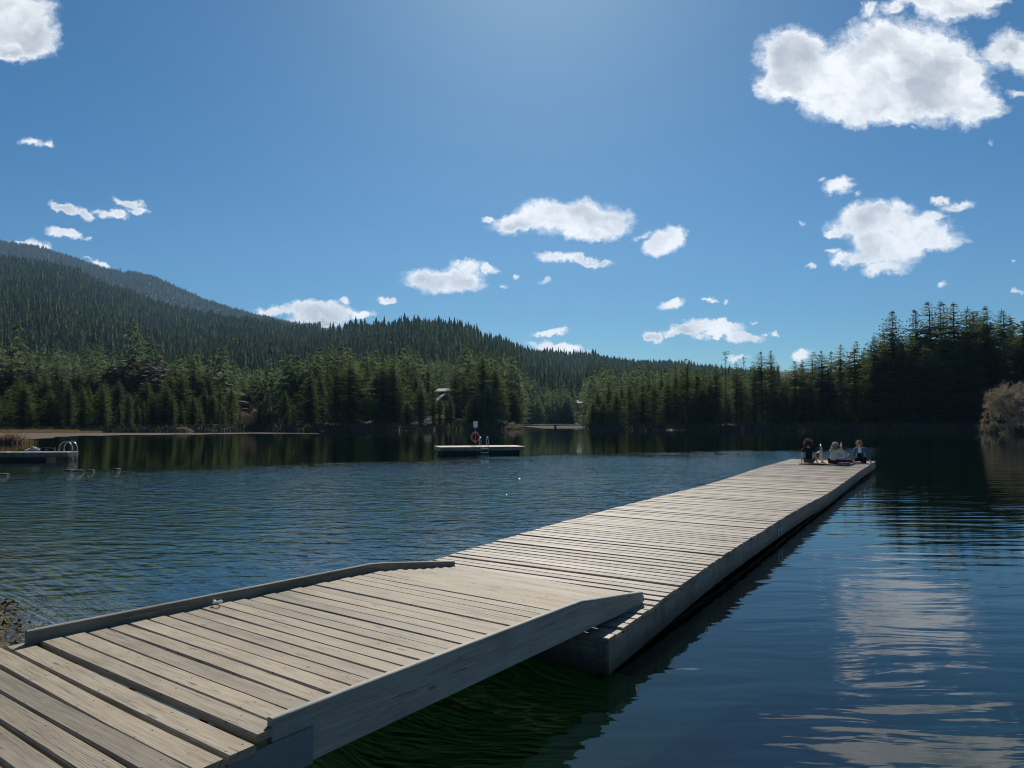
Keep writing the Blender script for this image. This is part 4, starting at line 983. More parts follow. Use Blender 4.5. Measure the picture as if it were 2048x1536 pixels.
spec = {1450: 'bare-topped tall snag with a small tuft, rising above the stand left of the people', 1487: 'thin dead-topped spire between two taller conifers in the right hand stand', 1541: 'sparse pointed spire just right of a round-topped conifer above the right hand stand',
        1374: 'bushy-topped conifer at the left end of the tall right hand stand', 1746: 'narrow pointed conifer just left of the broadest tall fir on the right', 1708: 'round-topped conifer on the rising skyline right of the seated people'}
for (px, yt, off, k_, w_) in st:
    place(k_, px, yt, sh(px) + off, spec.get(px, 'tall slender conifer of the stand on the far shore behind the end of the dock'), None if px in spec else 'slender conifers of the tall stand behind the dock end', wide=w_)
for i in range(34):
    px = rng.uniform(1345, 1745); yb = np.interp(px, [1345, 1450, 1560, 1650, 1745], [745, 752, 752, 725, 705])
    place(rng.choice(['tall', 'hemlock', 'fir']), px, yb + rng.uniform(0, 45), sh(px) + rng.uniform(8, 40), 'tall slender conifer of the stand on the far shore behind the end of the dock', 'slender conifers of the tall stand behind the dock end', wide=rng.uniform(.9, 1.3))
big = [(1784, 621, 14, 'fir', 1.05), (1830, 618, 20, 'fir', .95), (1858, 602, 16, 'tall', 1.25), (1880, 601, 22, 'fir', .95), (1906, 605, 14, 'tall', 1.45), (1932, 613, 20, 'hemlock', .9), (1946, 623, 24, 'hemlock', .9), (1964, 630, 18, 'hemlock', 1), (1973, 611, 12, 'fir', .95), (2006, 617, 18, 'hemlock', 1.1), (2024, 643, 26, 'fir', .8),
       (2046, 641, 34, 'fir', 1.25), (1768, 660, 22, 'hemlock', 1), (1806, 682, 9, 'fir', 1.0), (1850, 690, 8, 'hemlock', 1.2), (1895, 672, 10, 'fir', 1.2), (1940, 680, 10, 'hemlock', 1.3), (1990, 690, 8, 'fir', 1.1), (2080, 630, 40, 'fir', 1.2), (2120, 620, 44, 'hemlock', 1.2), (2165, 610, 40, 'fir', 1.2)]
spec = {1784: 'broad full triangular fir standing at the left of the highest trees on the right', 1830: 'second tall fir with see-through branches, right of the broad triangular one', 1858: 'leftmost of three bushy tops at the highest point of the right tree line', 1880: 'middle one of three bushy tops at the highest point of the right tree line',
        1906: 'rightmost of three bushy tops at the highest point of the right tree line', 1973: 'tall pointed fir halfway between the highest tops and the right edge', 2006: 'open-branched spire close to the right edge of the skyline', 2046: 'near green conifer cut by the right edge of the picture above the bare tree'}
for (px, yt, off, k_, w_) in big:
    place(k_, px, yt, (sh(px) if px < 1950 else 160) + (off if px < 1950 or off < 30 else off - 32), spec.get(px, 'dark tall conifer within the shaded high stand at the right edge of the lake'), None if px in spec else 'dark conifers of the high right hand stand', wide=w_)
for i in range(30):
    px = rng.uniform(1750, 2060); place(rng.choice(['hemlock', 'fir']), px, rng.uniform(665, 770), max(sh(px), 162) + rng.uniform(5, 40), 'dark tall conifer within the shaded high stand at the right edge of the lake', 'dark conifers of the high right hand stand', wide=rng.uniform(1.1, 1.5))
# bare broadleaf trees
a_, b_, c_, d_ = bare_np(61, 15, 1.5, 5, lean=(-.5, -.1))
p = PD(2030, 864, 134); big_b = empty('bare_tree', (p.x, p.y, .2)); tag(big_b, 'large leafless grey-brown tree leaning over the water at the right edge', 'tree')
link('twigs', mesh_np('twigs', c_, d_, M_twig, attrs={'rnd': nrng.random(len(c_))}), big_b); link('branches', mesh_np('branches', a_, b_, M_twig, attrs={'rnd': np.zeros(len(a_))}), big_b)
big_b.scale = (.88, .88, 1.04)
for (px, yt, D, w_, lab) in ((505, 800, 222, 1.0, 'bare pinkish tree in the cove left of the bushy light conifer'), (520, 782, 240, .9, 'pale leafless tree behind the cove on the left shore'), (572, 800, 230, 1.1, 'bare brownish tree between the two small bright conifers'), (1030, 835, 214, 1.6, 'round leafless reddish shrub at the right tip of the peninsula'),
                         (1018, 843, 208, 1.5, 'low bare shrub right of the parked white car'), (645, 856, 168, 2.0, 'small bare bush at the water end of the mud flat'), (372, 845, 160, 1.8, 'leafless bush on the dark rocky point of the left shore'), (1905, 762, 176, .55, 'thin pale bare tree standing in the dark right hand stand')):
    place('bare', px, yt, D, lab, None, wide=w_)
for (px_, yt_, D_) in ((868, 786, 206), (901, 790, 208), (880, 789, 200), (892, 800, 206)): place('fir' if px_ != 900 else 'tall', px_, yt_, D_, 'x', 'conifers on the middle peninsula', wide=.8)
for i in range(16):
    px = rng.choice([rng.uniform(200, 480), rng.uniform(20, 120), rng.uniform(470, 590)]); place('bare', px, rng.uniform(770, 800), sh(px) + rng.uniform(45, 70), 'leafless grey tree among the conifers of the left shore', 'bare trees among the left shore conifers', wide=.8)

# the wood beyond: nobody could count it
def forest(bands, name, label):
    VV = []; FF = []; RN = []; MI = []; base = 0
    for (D0, D1, sp_, tmpl, h0, h1, keep) in bands:
        pts = []
        D = D0
        while D < D1:
            sp = sp_ * (1 if D < 1700 else 1.45); w = D * math.tan(R(41)); n = int(2 * w / sp); xs = -w + (np.arange(n) + nrng.uniform(-.5, .5, n)) * sp
            pts.append(np.stack([xs, D + nrng.uniform(-.5, .5, n) * sp], 1)); D += sp * .9
        pts = np.concatenate(pts); X, Y = pts[:, 0], pts[:, 1]; az = np.degrees(np.arctan2(X, Y)); S = np.interp(az, *shoreT)
        z_ = height(X, Y); pxs = CX + F * X / Y
        ok = (Y > S + 42) & (z_ > 1.0) & keep(pxs, Y)
        ok &= ~((np.abs(pxs - 886) < 34) & (Y < 330)) & ~((np.abs(pxs - 1169) < 22) & (Y < 402) & (Y > 372)) & ~((pxs > 1040) & (pxs < 1178) & (Y < 330))
        ok &= ~((np.abs(pxs - 194) < 12) & (np.abs(Y - 430) < 14)) & ~((np.abs(pxs - 450) < 14) & (np.abs(Y - 400) < 14))
        X, Y, z_, pxs = X[ok], Y[ok], z_[ok], pxs[ok]; n = len(X)
        hgt = (h0 + (h1 - h0) * nrng.random(n) ** 1.1) * (.55 + .8 * fb(X, Y, 55, 21)) * nrng.uniform(.8, 1.15, n); hgt = np.where((pxs > 640) & (pxs < 960) & (Y > 850), hgt * 1.2, hgt)
        patch = (fb(X, Y, 110, 31) > .55) & (nrng.random(n) < .7) & (Y < 1400) & (pxs < 900)
        rot = nrng.uniform(0, 6.28, n); wid = nrng.uniform(.85, 1.6, n); ti = nrng.integers(0, len(tmpl), n); tone = nrng.random(n)
        for k, (TV, TF) in enumerate(tmpl):
            s_ = np.where(ti == k)[0]
            if not len(s_): continue
            c_, sn = np.cos(rot[s_]), np.sin(rot[s_]); h = hgt[s_]; w_ = h * wid[s_] * np.where(patch[s_], 1.5, 1); h = h * np.where(patch[s_], .7, 1)
            vx = (TV[None, :, 0] * c_[:, None] - TV[None, :, 1] * sn[:, None]) * w_[:, None] + X[s_][:, None]
            vy = (TV[None, :, 0] * sn[:, None] + TV[None, :, 1] * c_[:, None]) * w_[:, None] + Y[s_][:, None]
            vz = TV[None, :, 2] * h[:, None] + z_[s_][:, None] - .4
            v = np.stack([vx, vy, vz], -1).reshape(-1, 3); m_ = len(TV)
            f = (TF[None] + (np.arange(len(s_)) * m_)[:, None, None]).reshape(-1, 3) + base; base += len(v)
            VV.append(v); FF.append(f); RN.append(np.repeat(tone[s_], m_)); MI.append(np.repeat(patch[s_].astype(int), len(TF)))
    me = mesh_np(name, np.concatenate(VV), np.concatenate(FF), [M_wood, M_twigfar], attrs={'rnd': np.concatenate(RN)}, midx=np.concatenate(MI))
    o = link(name, me); tag(o, label, 'forest', kind='stuff'); return len(me.polygons)
M_wood = foliage('far_needles', rgb(.056, .092, .054), rgb(.100, .140, .072), 0.46, rgb(.140, .170, .080))
M_twigfar = plain('far_bare_wood', (.17, .140, .125), .9, .1, 0, .05, .4)
def wedge(seed, L, n, top=1.0, R0=.15):
    r = np.random.default_rng(seed); T = []
    for i in range(L):
        t = i / L; zt = top * (1 - t * .86) ; zb = top * (1 - (i + 1.35) / L * .90); rad = R0 * ((i + 1.0) / L) ** .8; a0 = r.uniform(0, 6.28)
        for k in range(n):
            a = a0 + 6.283 * k / n + r.uniform(-.2, .2); da_ = 3.1416 / n * 1.15; q1 = r.uniform(.7, 1.2); q2 = r.uniform(.7, 1.2)
            T.append(((0, 0, zt), (rad * q1 * math.cos(a - da_), rad * q1 * math.sin(a - da_), zb + r.uniform(-.03, .03)), (rad * q2 * math.cos(a + da_), rad * q2 * math.sin(a + da_), zb + r.uniform(-.03, .03))))
    V_ = np.array(T).reshape(-1, 3); return V_, np.arange(len(V_)).reshape(-1, 3)
T1 = []
for sd_ in range(5):
    V_, F_, _ = conifer_np(70 + sd_, 20, 3.0 + .4 * (sd_ % 3), 1.2, 19, 5, 1.0, 'fir'); T1.append((V_ / 20, F_))
T2 = [wedge(80 + i, 7, 5, R0=.135 + .02 * (i % 3)) for i in range(6)]; T3 = [wedge(90 + i, 4, 4, R0=.17) for i in range(5)]
left_only = lambda pxs, Y: (pxs < 1560)
nf = forest([(190, 430, 5.2, T1, 13, 24, left_only), (430, 800, 6.2, T2, 14, 25, left_only), (800, 1700, 7.6, T3, 15, 25, left_only), (1700, 4000, 9.5, T3, 15, 24, lambda pxs, Y: (pxs < 640))], 'hillside_forest', 'dense conifer forest covering the hills beyond the lake')
forest([(190, 300, 5.5, T1, 16, 26, lambda pxs, Y: (pxs > 1560) & (Y < 260))], 'back_wood', 'dark conifer wood behind the right hand shore trees')
# brush on the banks
VB = []
for px in np.arange(-200, 2060, 1.1):
    D0 = sh(px) - 1
    if 1045 < px < 1172: continue
    for _ in range(5):
        D = D0 + abs(nrng.normal(0, 4.5)); p_ = PD(px + nrng.uniform(-1, 1), 850, D); zg = float(height(p_.x, D))
        if zg < -.12: continue
        L = nrng.uniform(.4, 1.5) * (1.0 if px > 600 else .8)
        if px < 140: L *= .45
        for _k in range(5):
            e = np.array([nrng.normal(0, .5), nrng.normal(0, .5), 1.0]) * L; b0 = np.array([p_.x + nrng.normal(0, .5), D + nrng.normal(0, .5), zg - .1]); w_ = nrng.normal(0, .07, 3)
            VB.extend([b0 - w_, b0 + w_, b0 + e])
VB = np.array(VB); tag(link('bank_brush', mesh_np('bank_brush', VB, np.arange(len(VB)).reshape(-1, 3), [M_brush, M_fir], attrs={'rnd': nrng.random(len(VB))}, midx=(nrng.random(len(VB) // 3) < .12).astype(int))), 'low brown brush covering the banks of the far shore', 'brush', kind='stuff')
# reeds of the marsh and islets
VB = []
def reeds(cx, cy, rx, ry, n, h0, h1, zmin=-.05):
    for _ in range(n):
        x = cx + nrng.normal(0, rx); y = cy + nrng.normal(0, ry); zg = float(height(x, y))
        if zg < zmin: continue
        L = nrng.uniform(h0, h1); e = np.array([nrng.normal(0, .25), nrng.normal(0, .25), 1.0]) * L; w_ = np.array([nrng.uniform(.02, .06), nrng.uniform(-.02, .02), 0]); b0 = np.array([x, y, zg - .05]); VB.extend([b0 - w_, b0 + w_, b0 + e])
reeds(-52, 71, 2.6, 1.0, 900, .2, .8, -.2); reeds(-60, 72, 4, 1.2, 1300, .2, .9, -.2)
for px in np.arange(-300, 205, .8):
    for _ in range(12):
        D = nrng.uniform(133, 150) - max(0, px - 60) * -.04; p_ = PD(px, 850, D)
        L = nrng.uniform(.25, .75) * (1 if px < 160 else .5); b0 = np.array([p_.x, D, .03]); w_ = np.array([nrng.uniform(.03, .09), 0, 0]); VB.extend([b0 - w_, b0 + w_, b0 + np.array([nrng.normal(0, .15), 0, L])])
VB = np.array(VB); tag(link('dry_reeds', mesh_np('dry_reeds', VB, np.arange(len(VB)).reshape(-1, 3), M_reed, attrs={'rnd': nrng.random(len(VB))})), 'dry tan reeds of the marsh and islet by the left dock', 'reeds', kind='stuff')
# drift litter on the near shore at the left edge
VB = []
for _ in range(9000):
    x = nrng.uniform(-6.6, -3.4); y = nrng.uniform(4.4, 8.2); dn_ = (x + 3.9) * .73 + (y - 5.6) * .69 - .20
    if dn_ > .12 + nrng.normal(0, .12): continue
    zg = max(float(height(x, y)), 0) + nrng.uniform(0, .20) * max(0, min(1, .3 - dn_ * 1.2)); a = nrng.uniform(0, 6.28); L = nrng.uniform(.012, .055); d_ = np.array([math.cos(a), math.sin(a), nrng.normal(0, .3)]) * L; w_ = np.array([-math.sin(a), math.cos(a), nrng.normal(0, .6)]) * L * nrng.uniform(.1, .5); b0 = np.array([x, y, zg]); VB.extend([b0 - w_, b0 + w_, b0 + d_])
VB = np.array(VB); tag(link('drift_litter', mesh_np('drift_litter', VB, np.arange(len(VB)).reshape(-1, 3), [M_litter, M_reed], attrs={'rnd': nrng.random(len(VB))}, midx=(nrng.random(len(VB) // 3) < .2).astype(int))), 'brown leaf and twig litter washed up beside the landing', 'litter', kind='stuff')
VB = []
for _ in range(3800):
    x = nrng.uniform(-6.5, -2.9); y = nrng.uniform(5.6, 8.4); dn_ = (x + 3.9) * .73 + (y - 5.6) * .69 - .20
    if not (-.05 < dn_ < .75 + .5 * float(fb(np.array([x]), np.array([y]), .6, 4)[0]) + nrng.normal(0, .1)) : continue
    L = nrng.uniform(.004, .017); a = nrng.uniform(0, 6.28); b0 = np.array([x, y, .004]); VB.extend([b0 + np.array([L * math.cos(a + k * 2.1), L * math.sin(a + k * 2.1), .003 * k]) for k in range(3)])
VB = np.array(VB); tag(link('floating_scum', mesh_np('floating_scum', VB, np.arange(len(VB)).reshape(-1, 3), [M_litter, M_reed], attrs={'rnd': nrng.random(len(VB))}, midx=(nrng.random(len(VB) // 3) < .35).astype(int))), 'brown floating flecks on the water beside the left curb', 'scum', kind='stuff')
bylab = {}
for px, e in PLACED: bylab.setdefault(e['label'], []).append((px, e))
ORD = ['', '', 'second from left', 'third from left', 'fourth from left', 'fifth from left', 'sixth from left', 'seventh from left']
for lb, L_ in bylab.items():
    if len(L_) < 2: continue
    L_.sort(key=lambda t_: t_[0])
    for i, (px, e) in enumerate(L_):
        o_ = 'leftmost' if i == 0 else 'rightmost' if i == len(L_) - 1 else 'middle' if len(L_) == 3 else ORD[min(i + 1, 7)]
        e['label'] = lb + ', ' + o_
print('forest faces', nf, 'individuals', pcount)
# ------------------------------------------------------------------ people at the end of the dock
def skin_mesh(name, V_, E_, Rd, mat, parent, sub=2):
    """one continuous tapering surface grown over a jointed skeleton"""
    me = bpy.data.meshes.new(name); me.from_pydata([tuple(v) for v in V_], E_, []); me.update()
    o = bpy.data.objects.new(name, me); COL.objects.link(o)
    md = o.modifiers.new('skin', 'SKIN'); md.use_smooth_shade = True; md.branch_smoothing = 0.6
    if not me.skin_vertices: bpy.context.view_layer.update()
    for i, r_ in enumerate(Rd):
        sv = me.skin_vertices[0].data[i]; sv.radius = r_ if isinstance(r_, tuple) else (r_, r_); sv.use_root = (i == 0)
    o.modifiers.new('sub', 'SUBSURF').levels = sub
    bpy.context.view_layer.update(); dg = bpy.context.evaluated_depsgraph_get()
    me2 = bpy.data.meshes.new_from_object(o.evaluated_get(dg)); bpy.data.objects.remove(o)
    me2.materials.clear(); me2.materials.append(mat); me2.polygons.foreach_set('use_smooth', np.ones(len(me2.polygons), dtype=bool))
    a = me2.attributes.new('rnd', 'FLOAT', 'POINT')
    return link(name, me2, parent)
def chain(V_, E_, Rd, start, pts, radii):
    prev = start; ids = []
    for p, r_ in zip(pts, radii):
        V_.append(tuple(p)); Rd.append(r_); E_.append((prev, len(V_) - 1)); prev = len(V_) - 1; ids.append(prev)
    return ids
def person(origin, J, label, mats, extras):
    e = empty('person', origin, -math.atan2(origin.x, origin.y)); tag(e, label, 'person')
    V_ = []; E_ = []; Rd = []
    V_.append(J['pelvis']); Rd.append((.13, .105))
    ids = chain(V_, E_, Rd, 0, [J['waist'], J['chest'], J['neckb'], J['neck'], J['head0'], J['head1'], J['head2']], [(.115, .09), (.135, .10), (.075, .065), .048, (.066, .075), (.076, .088), (.055, .062)])
    chest = ids[1]; nb = ids[2]
    for s_ in ('L', 'R'):
        a = J['arm' + s_]                                  # shoulder, elbow, wrist, palm
        ai = chain(V_, E_, Rd, nb, a[:4], [.056, .042, .029, (.034, .018)])
        palm = Vector(a[3]); wr = Vector(a[2]); d = (palm - wr).normalized(); up = Vector(J.get('hup' + s_, (0, 0, 1))); sd_ = d.cross(up).normalized(); up = sd_.cross(d)
        for k, (off, ln) in enumerate(((-.030, .070), (-.011, .080), (.010, .075), (.029, .058))):
            b_ = palm + sd_ * off + d * .035
            chain(V_, E_, Rd, ai[3], [b_, b_ + d * ln * .5 - up * .006, b_ + d * ln * .9 - up * .022], [.0095, .0085, .007])
        th_ = palm - sd_ * .034 - d * .02; chain(V_, E_, Rd, ai[3], [th_, th_ - sd_ * .022 + d * .03 - up * .01], [.011, .009])
        l = J['leg' + s_]                                  # hip, knee, ankle, toe
        chain(V_, E_, Rd, 0, l, [.085, .058, .038, (.042, .028)] + ([.02] * (len(l) - 4)))
    skin_mesh('body', V_, E_, Rd, mats['skin'], e)
    # top
    V2 = [J['pelvis'][:2] + (J['pelvis'][2] + .02,)]; E2 = []; R2 = [(.155, .125)]
    i2 = chain(V2, E2, R2, 0, [J['waist'], J['chest'], J['neckb']], [(.145, .115), (.165, .125), (.085, .075)])
    for s_ in ('L', 'R'):
        a = [Vector(x) for x in J['arm' + s_]]; f = mats['sleeve']
        pts = [a[0]]; rr = [.075]
        if f <= 1: pts.append(a[0].lerp(a[1], f)); rr.append(.066)
        else: pts += [a[1], a[1].lerp(a[2], f - 1)]; rr += [.060, .045]
        chain(V2, E2, R2, i2[2], pts, rr)
    skin_mesh(mats['topname'], V2, E2, R2, mats['top'], e)
    V3 = [J['pelvis']]; E3 = []; R3 = [(.155, .13)]
    for s_ in ('L', 'R'):
        l = [Vector(x) for x in J['leg' + s_]]; f = mats['trouser']; pts = [l[0]]; rr = [.105]
        if f <= 1: pts.append(l[0].lerp(l[1], f)); rr.append(.082)
        else: pts += [l[1], l[1].lerp(l[2], f - 1)]; rr += [.078, .055]
        chain(V3, E3, R3, 0, pts, rr)
    skin_mesh(mats['botname'], V3, E3, R3, mats['bottom'], e)
    # face
    h1_ = Vector(J['head1']); fd = Vector(J['face']).normalized(); sd_ = fd.cross(Vector((0, 0, 1))).normalized(); h0 = Vector(J['head0'])
    mb = MB(); mb.ball(h0.lerp(h1_, .45) + fd * .088, .014, .018, .022, n=8, m=6); mb.build('nose', mats['skin'], e, smooth=True)
    mb = MB()
    for q_ in (-1, 1): mb.ball(h1_ + fd * .078 + sd_ * (q_ * .031) - Vector((0, 0, .012)), .012, n=8, m=6)
    mb.build('eyes', M_dark, e, smooth=True)
    mb = MB(); mb.tube([h0 + fd * .070 - sd_ * .022, h0 + fd * .078 - Vector((0, 0, .003)), h0 + fd * .070 + sd_ * .022], .006, 6); mb.build('mouth', plain('lips', (.35, .12, .10), .5), e)
    mb = MB()
    for q_ in (-1, 1): mb.ball(h1_ + sd_ * (q_ * .082) - Vector((0, 0, .02)), .012, .012, .03, n=6, m=5)
    mb.build('ears', mats['skin'], e, smooth=True)
    extras(e, J, h1_, fd, sd_); return e
def hairmass(e, c, r_, n, mat, size, name='hair', seed=1, squash=(1, 1, 1), cut=None):
    rg_ = random.Random(seed); mb = MB()
    mb.ball(c, r_ * .93 * squash[0], r_ * .93 * squash[1], r_ * .93 * squash[2], n=14, m=10, jit=.08)
    for _ in range(n):
        a = rg_.uniform(0, 6.28); t = math.acos(rg_.uniform(-.75, 1)); d = Vector((math.sin(t) * math.cos(a) * squash[0], math.sin(t) * math.sin(a) * squash[1], math.cos(t) * squash[2]))
        if cut is not None and d.dot(cut[0]) > cut[1]: continue
        p = c + d * r_; mb.tube([p, p + d * size * .7 + Vector((rg_.uniform(-1, 1), rg_.uniform(-1, 1), rg_.uniform(-1, .4))) * size * .5, p + d * size + Vector((rg_.uniform(-1, 1), rg_.uniform(-1, 1), rg_.uniform(-1.6, .2))) * size], [size * .3, size * .25, size * .08], 5)
    return mb.build(name, mat, e, smooth=True)
# 1: dark-shirted man seen from behind, leaning on both hands, right knee up
o1 = P(1618, 926.5, .43)
J1 = dict(pelvis=(0, 0, .12), waist=(.0, .0, .29), chest=(0, .04, .47), neckb=(0, .07, .60), neck=(0, .10, .67), head0=(0, .13, .735), head1=(0, .14, .80), head2=(0, .14, .865),
          armL=[(-.20, .05, .565), (-.245, -.12, .34), (-.27, -.22, .08), (-.285, -.25, .03)], armR=[(.20, .05, .565), (.235, -.10, .33), (.30, -.20, .08), (.325, -.23, .03)], hupL=(0, -.2, 1), hupR=(0, -.2, 1),
          legL=[(-.08, .10, .11), (-.02, .52, .16), (.10, .90, .07), (.14, 1.0, .10)], legR=[(.14, .10, .12), (.42, .38, .46), (.50, .62, .08), (.53, .78, .045)], face=(0, 1, -.05))
M_black = plain('black_tee', (.018, .019, .026), .9, .2, 0, 15, .3); M_short = plain('grey_shorts', (.11, .11, .12), .9, .2, 0, 20, .4)
def ex1(e, J, h, fd, sd_):
    hairmass(e, h + Vector((0, -.01, .03)), .125, 260, M_hair, .05, cut=(Vector((0, 1, -.3)), .55), squash=(1.08, .95, 1.0))
p1 = person(o1, J1, 'person in black t-shirt with curly hair sitting with back turned, one knee up', dict(skin=M_skin, top=M_black, bottom=M_short, sleeve=.62, trouser=.85, topname='t_shirt', botname='shorts'), ex1)
# 2: woman in cream sweater and cap, back three-quarter view, hands raised to her face
o2 = P(1667, 928.5, .43)
J2 = dict(pelvis=(0, 0, .12), waist=(.01, .02, .28), chest=(.04, .05, .44), neckb=(.07, .08, .565), neck=(.08, .11, .62), head0=(.09, .13, .68), head1=(.09, .14, .74), head2=(.085, .13, .80),
          armL=[(-.10, .13, .53), (.10, .42, .42), (.26, .38, .60), (.28, .34, .66)], armR=[(.24, .02, .53), (.42, .16, .36), (.33, .30, .58), (.30, .32, .65)],
          legL=[(-.06, .12, .11), (-.10, .52, .20), (.24, .66, .06), (.34, .60, .05)], legR=[(.14, .04, .11), (.52, .22, .13), (.88, .20, .08), (.98, .23, .12)], face=(.55, .8, 0))
M_cream = plain('cream_sweater', (.66, .61, .50), .9, .15, 0, 30, .25); M_maroon = plain('maroon_trousers', (.085, .022, .028), .85, .2, 0, 20, .3)
M_cap = plain('lilac_cap', (.42, .40, .47), .85, .2, 0, 30, .2)
def ex2(e, J, h, fd, sd_):
    hairmass(e, h + Vector((-.02, -.03, -.05)) - fd * .02, .088, 60, M_blond, .05, squash=(1, 1, 1.1), cut=(fd, .35), seed=4)
    mb = MB(); pts = [h + Vector((-.06, -.04, -.05)), h + Vector((-.11, -.06, -.14)), h + Vector((-.15, -.07, -.22)), h + Vector((-.13, -.09, -.29))]; mb.tube(pts, [.03, .045, .04, .012], 8); mb.build('ponytail', M_blond, e, smooth=True)
    mb = MB(); c = h + Vector((0, 0, .045)); prof = [(.118, -.03), (.120, .01), (.110, .055), (.075, .092), (.02, .105)]
    mb.loft([[c + Vector((r_ * math.cos(a), r_ * 1.06 * math.sin(a), z_)) for a in [2 * math.pi * i / 16 for i in range(16)]] for r_, z_ in prof]); cp_ = mb.build('cap', M_cap, e, smooth=True)
    mb = MB(); mb.loft([[c + fd * .09 - sd_ * .08 + Vector((0, 0, -.02)), c + fd * .09 + sd_ * .08 + Vector((0, 0, -.02)), c + fd * .09 + sd_ * .08 + Vector((0, 0, -.01)), c + fd * .09 - sd_ * .08 + Vector((0, 0, -.01))], [c + fd * .19 - sd_ * .05 + Vector((0, 0, -.035)), c + fd * .19 + sd_ * .05 + Vector((0, 0, -.035)), c + fd * .19 + sd_ * .05 + Vector((0, 0, -.025)), c + fd * .19 - sd_ * .05 + Vector((0, 0, -.025))]]); o = mb.build('brim', M_cap, cp_)
p2 = person(o2, J2, 'person in cream sweater, maroon trousers and pale cap sitting between the other two', dict(skin=M_skin, top=M_cream, bottom=M_maroon, sleeve=1.85, trouser=1.55, topname='sweater', botname='trousers'), ex2)
mb = MB(); c = o2 + Matrix.Rotation(-math.atan2(o2.x, o2.y), 3, 'Z') @ Vector((.30, .36, .74)); mb.tube([c + Vector((0, 0, -.08)), c + Vector((0, 0, .04)), c + Vector((.0, 0, .08)), c + Vector((.02, 0, .13))], [.032, .034, .016, .014], 10); tag(mb.build('drink_bottle', M_white, smooth=True), 'white drink bottle held up to the face of the person in the cap', 'bottle')
# 3: woman in blue denim jacket facing the shore, leaning on one arm
o3 = P(1722, 925, .43)
J3 = dict(pelvis=(0, 0, .12), waist=(-.0, -.01, .29), chest=(-.01, -.01, .48), neckb=(-.02, -.01, .61), neck=(-.04, -.03, .68), head0=(-.05, -.05, .74), head1=(-.05, -.06, .80), head2=(-.05, -.05, .865),
          armR=[(-.20, .0, .565), (-.27, -.06, .33), (-.20, -.20, .20), (-.15, -.24, .18)], armL=[(.18, .0, .565), (.27, .0, .32), (.34, .02, .08), (.36, .0, .03)], hupR=(0, 0, 1), hupL=(0, -.2, 1),
          legL=[(.08, -.10, .11), (-.12, -.40, .18), (-.46, -.30, .06), (-.56, -.34, .05)], legR=[(-.12, -.05, .11), (-.46, -.20, .22), (-.62, -.05, .05), (-.72, -.02, .05)], face=(-.12, -1, -.05))
M_denim = plain('denim_jacket', (.075, .165, .26), .85, .25, 0, 20, .35); M_navy = plain('dark_trousers', (.012, .015, .025), .9, .2, 0, 20, .3)
def ex3(e, J, h, fd, sd_):
    hairmass(e, h + Vector((0, .015, .022)), .098, 130, M_blond, .03, cut=(Vector((0, -1, -.25)), .35), seed=6)
    mb = MB()
    for q_ in (-1, 1): mb.tube([h + sd_ * q_ * .085 + Vector((0, .01, 0)), h + sd_ * q_ * .10 + Vector((0, .0, -.09)), h + sd_ * q_ * .085 + Vector((0, -.01, -.17))], [.03, .03, .012], 7)
    mb.build('hair_locks', M_blond, e, smooth=True)
    mb = MB(); c = Vector(J['chest']); mb.ball(c + Vector((-.02, -.115, .02)), .065, .03, .15, n=10, m=8); mb.build('undershirt', M_white, e, smooth=True)
    mb = MB(); mb.ball(c + Vector((-.03, -.105, -.20)), .10, .06, .15, n=10, m=8); mb.build('top_front', M_navy, e, smooth=True)
p3 = person(o3, J3, 'person in blue denim jacket facing the viewer, leaning on one arm at the corner', dict(skin=M_skin, top=M_denim, bottom=M_navy, sleeve=1.8, trouser=1.8, topname='denim_jacket', botname='trousers'), ex3)
# things between them
dz_ = .425
def blanket(name, pts, mat, label):
    vs = []; n = 9; m_ = 6; A_ = [P(x, y, dz_) for x, y in pts]; rg_ = random.Random(name)
    for i in range(n):
        for j in range(m_):
            u_, v_ = i / (n - 1), j / (m_ - 1); p = A_[0].lerp(A_[1], u_).lerp(A_[3].lerp(A_[2], u_), v_); vs.append((p.x + rg_.uniform(-.02, .02), p.y + rg_.uniform(-.03, .03), dz_ + .012 + rg_.uniform(0, .03)))
    fs = [[i * m_ + j, (i + 1) * m_ + j, (i + 1) * m_ + j + 1, i * m_ + j + 1] for i in range(n - 1) for j in range(m_ - 1)]
    me = mesh_np(name, vs, fs, mat, smooth=True, attrs={'rnd': np.zeros(len(vs))}); o = link(name, me); sm = o.modifiers.new('thick', 'SOLIDIFY'); sm.thickness = .008; tag(o, label, 'blanket'); return o
blanket('blanket', [(1596, 928), (1702, 931), (1712, 925), (1606, 922)], plain('sand_blanket', (.46, .38, .26), .9, .1, 0, 8, .3), 'thin sand-coloured blanket spread on the dock boards under the seated people')
def bagshape(c, w_, h_, dpt, mat, name, label, cat, jit=.25):
    e = empty(name, c); tag(e, label, cat); mb = MB(); mb.ball(c + Vector((0, 0, h_ * .45)), w_ / 2, dpt / 2, h_ / 2, n=12, m=9, jit=jit); under(e, mb.build('body', mat, smooth=True))
    mb = MB(); mb.tube([c + Vector((w_ * .25 * math.cos(a), 0, h_ * .75 + w_ * .3 * math.sin(a))) for a in [math.pi * i / 8 for i in range(9)]], .012, 6); under(e, mb.build('strap', mat, smooth=True)); return e
M_canvas = plain('grey_canvas', (.30, .28, .23), .9, .15, 0, 14, .45); M_pink = plain('pink_cloth', (.38, .22, .28), .9, .1, 0, 10, .3); M_tan = plain('tan_leather', (.38, .22, .10), .6, .3, 0, 10, .3)
bagshape(P(1702, 927, dz_), .34, .40, .28, M_canvas, 'canvas_bag', 'grey canvas bag slumped on the dock between the cap wearer and the denim jacket', 'bag')
bagshape(P(1712, 926, dz_) + Vector((0, .4, 0)), .30, .28, .25, M_canvas, 'backpack', 'pale small backpack behind the canvas bag beside the person in denim', 'bag')
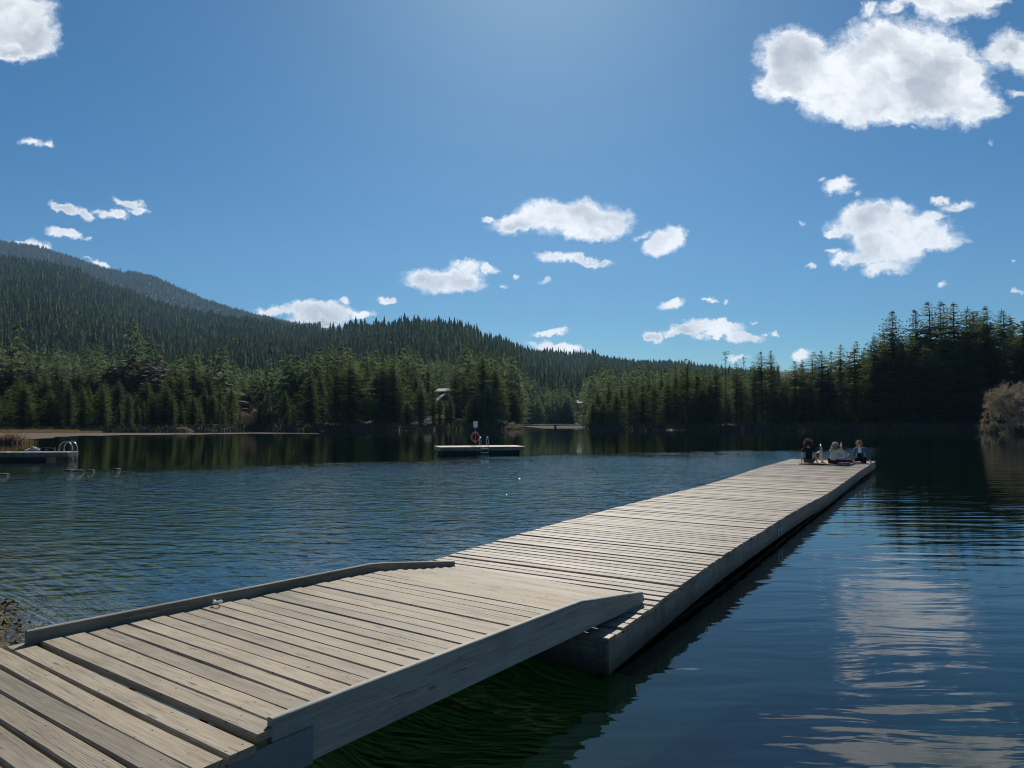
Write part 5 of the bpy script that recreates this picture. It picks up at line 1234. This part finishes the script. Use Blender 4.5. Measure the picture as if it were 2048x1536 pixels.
mb = MB(); c = P(1688, 929.5, dz_); 
for i in range(6): mb.ball(c + Vector((rng.uniform(-.2, .2), rng.uniform(-.08, .08), .05)), rng.uniform(.08, .13), .09, .05, n=9, m=6, jit=.4)
tag(mb.build('folded_scarf', M_pink, smooth=True), 'rumpled pink cloth on the blanket beside the maroon trousers', 'cloth')
mb = MB(); a_ = P(1708, 927.5, dz_) + Vector((0, 0, .05)); mb.tube([a_, a_ + Vector((.18, -.05, -.01)), a_ + Vector((.24, -.06, -.01)), a_ + Vector((.34, -.08, -.015))], [.045, .045, .018, .016], 10); tag(mb.build('glass_bottle', M_tan, smooth=True), 'brown bottle lying on its side in front of the grey canvas bag', 'bottle')
for i, (x0, y0, lab) in enumerate(((1644, 927.5, 'left tan sandal of the pair on the dock beside the raised knee'), (1649, 929, 'right tan sandal of the pair on the dock beside the raised knee'))):
    mb = MB(); c = P(x0, y0, dz_); mb.ball(c + Vector((0, 0, .025)), .05, .13, .03, n=10, m=6); e_ = empty('sandal', c); tag(e_, lab, 'sandal'); under(e_, mb.build('sole', M_tan, smooth=True))
    mb = MB(); mb.tube([c + Vector((.05 * math.cos(a), -.03, .03 + .05 * math.sin(a))) for a in [math.pi * k / 6 for k in range(7)]], .010, 5); under(e_, mb.build('strap', M_hair, smooth=True))
# haze
hz = plain  # (name kept short)
m, q, out = newmat('thin_air_haze'); pv = q.n('ShaderNodeVolumePrincipled'); pv.inputs['Color'].default_value = rgb(.36, .62, 1.0); pv.inputs['Density'].default_value = 0.000060; pv.inputs['Anisotropy'].default_value = 0.3
q.l(pv.outputs[0], out.inputs['Volume'])
x0, x1, y0, y1, z0, z1 = -4500, 4500, -2000, 4700, -60, 1150
Vh = [(x0, y0, z0), (x1, y0, z0), (x1, y1, z0), (x0, y1, z0), (x0, y0, z1), (x1, y0, z1), (x1, y1, z1), (x0, y1, z1)]
tag(link('haze', mesh_np('haze', Vh, [[3, 2, 1, 0], [4, 5, 6, 7], [0, 1, 5, 4], [1, 2, 6, 5], [2, 3, 7, 6], [3, 0, 4, 7]], m)), 'thin bluish haze over the lake and hills', 'haze', kind='stuff')
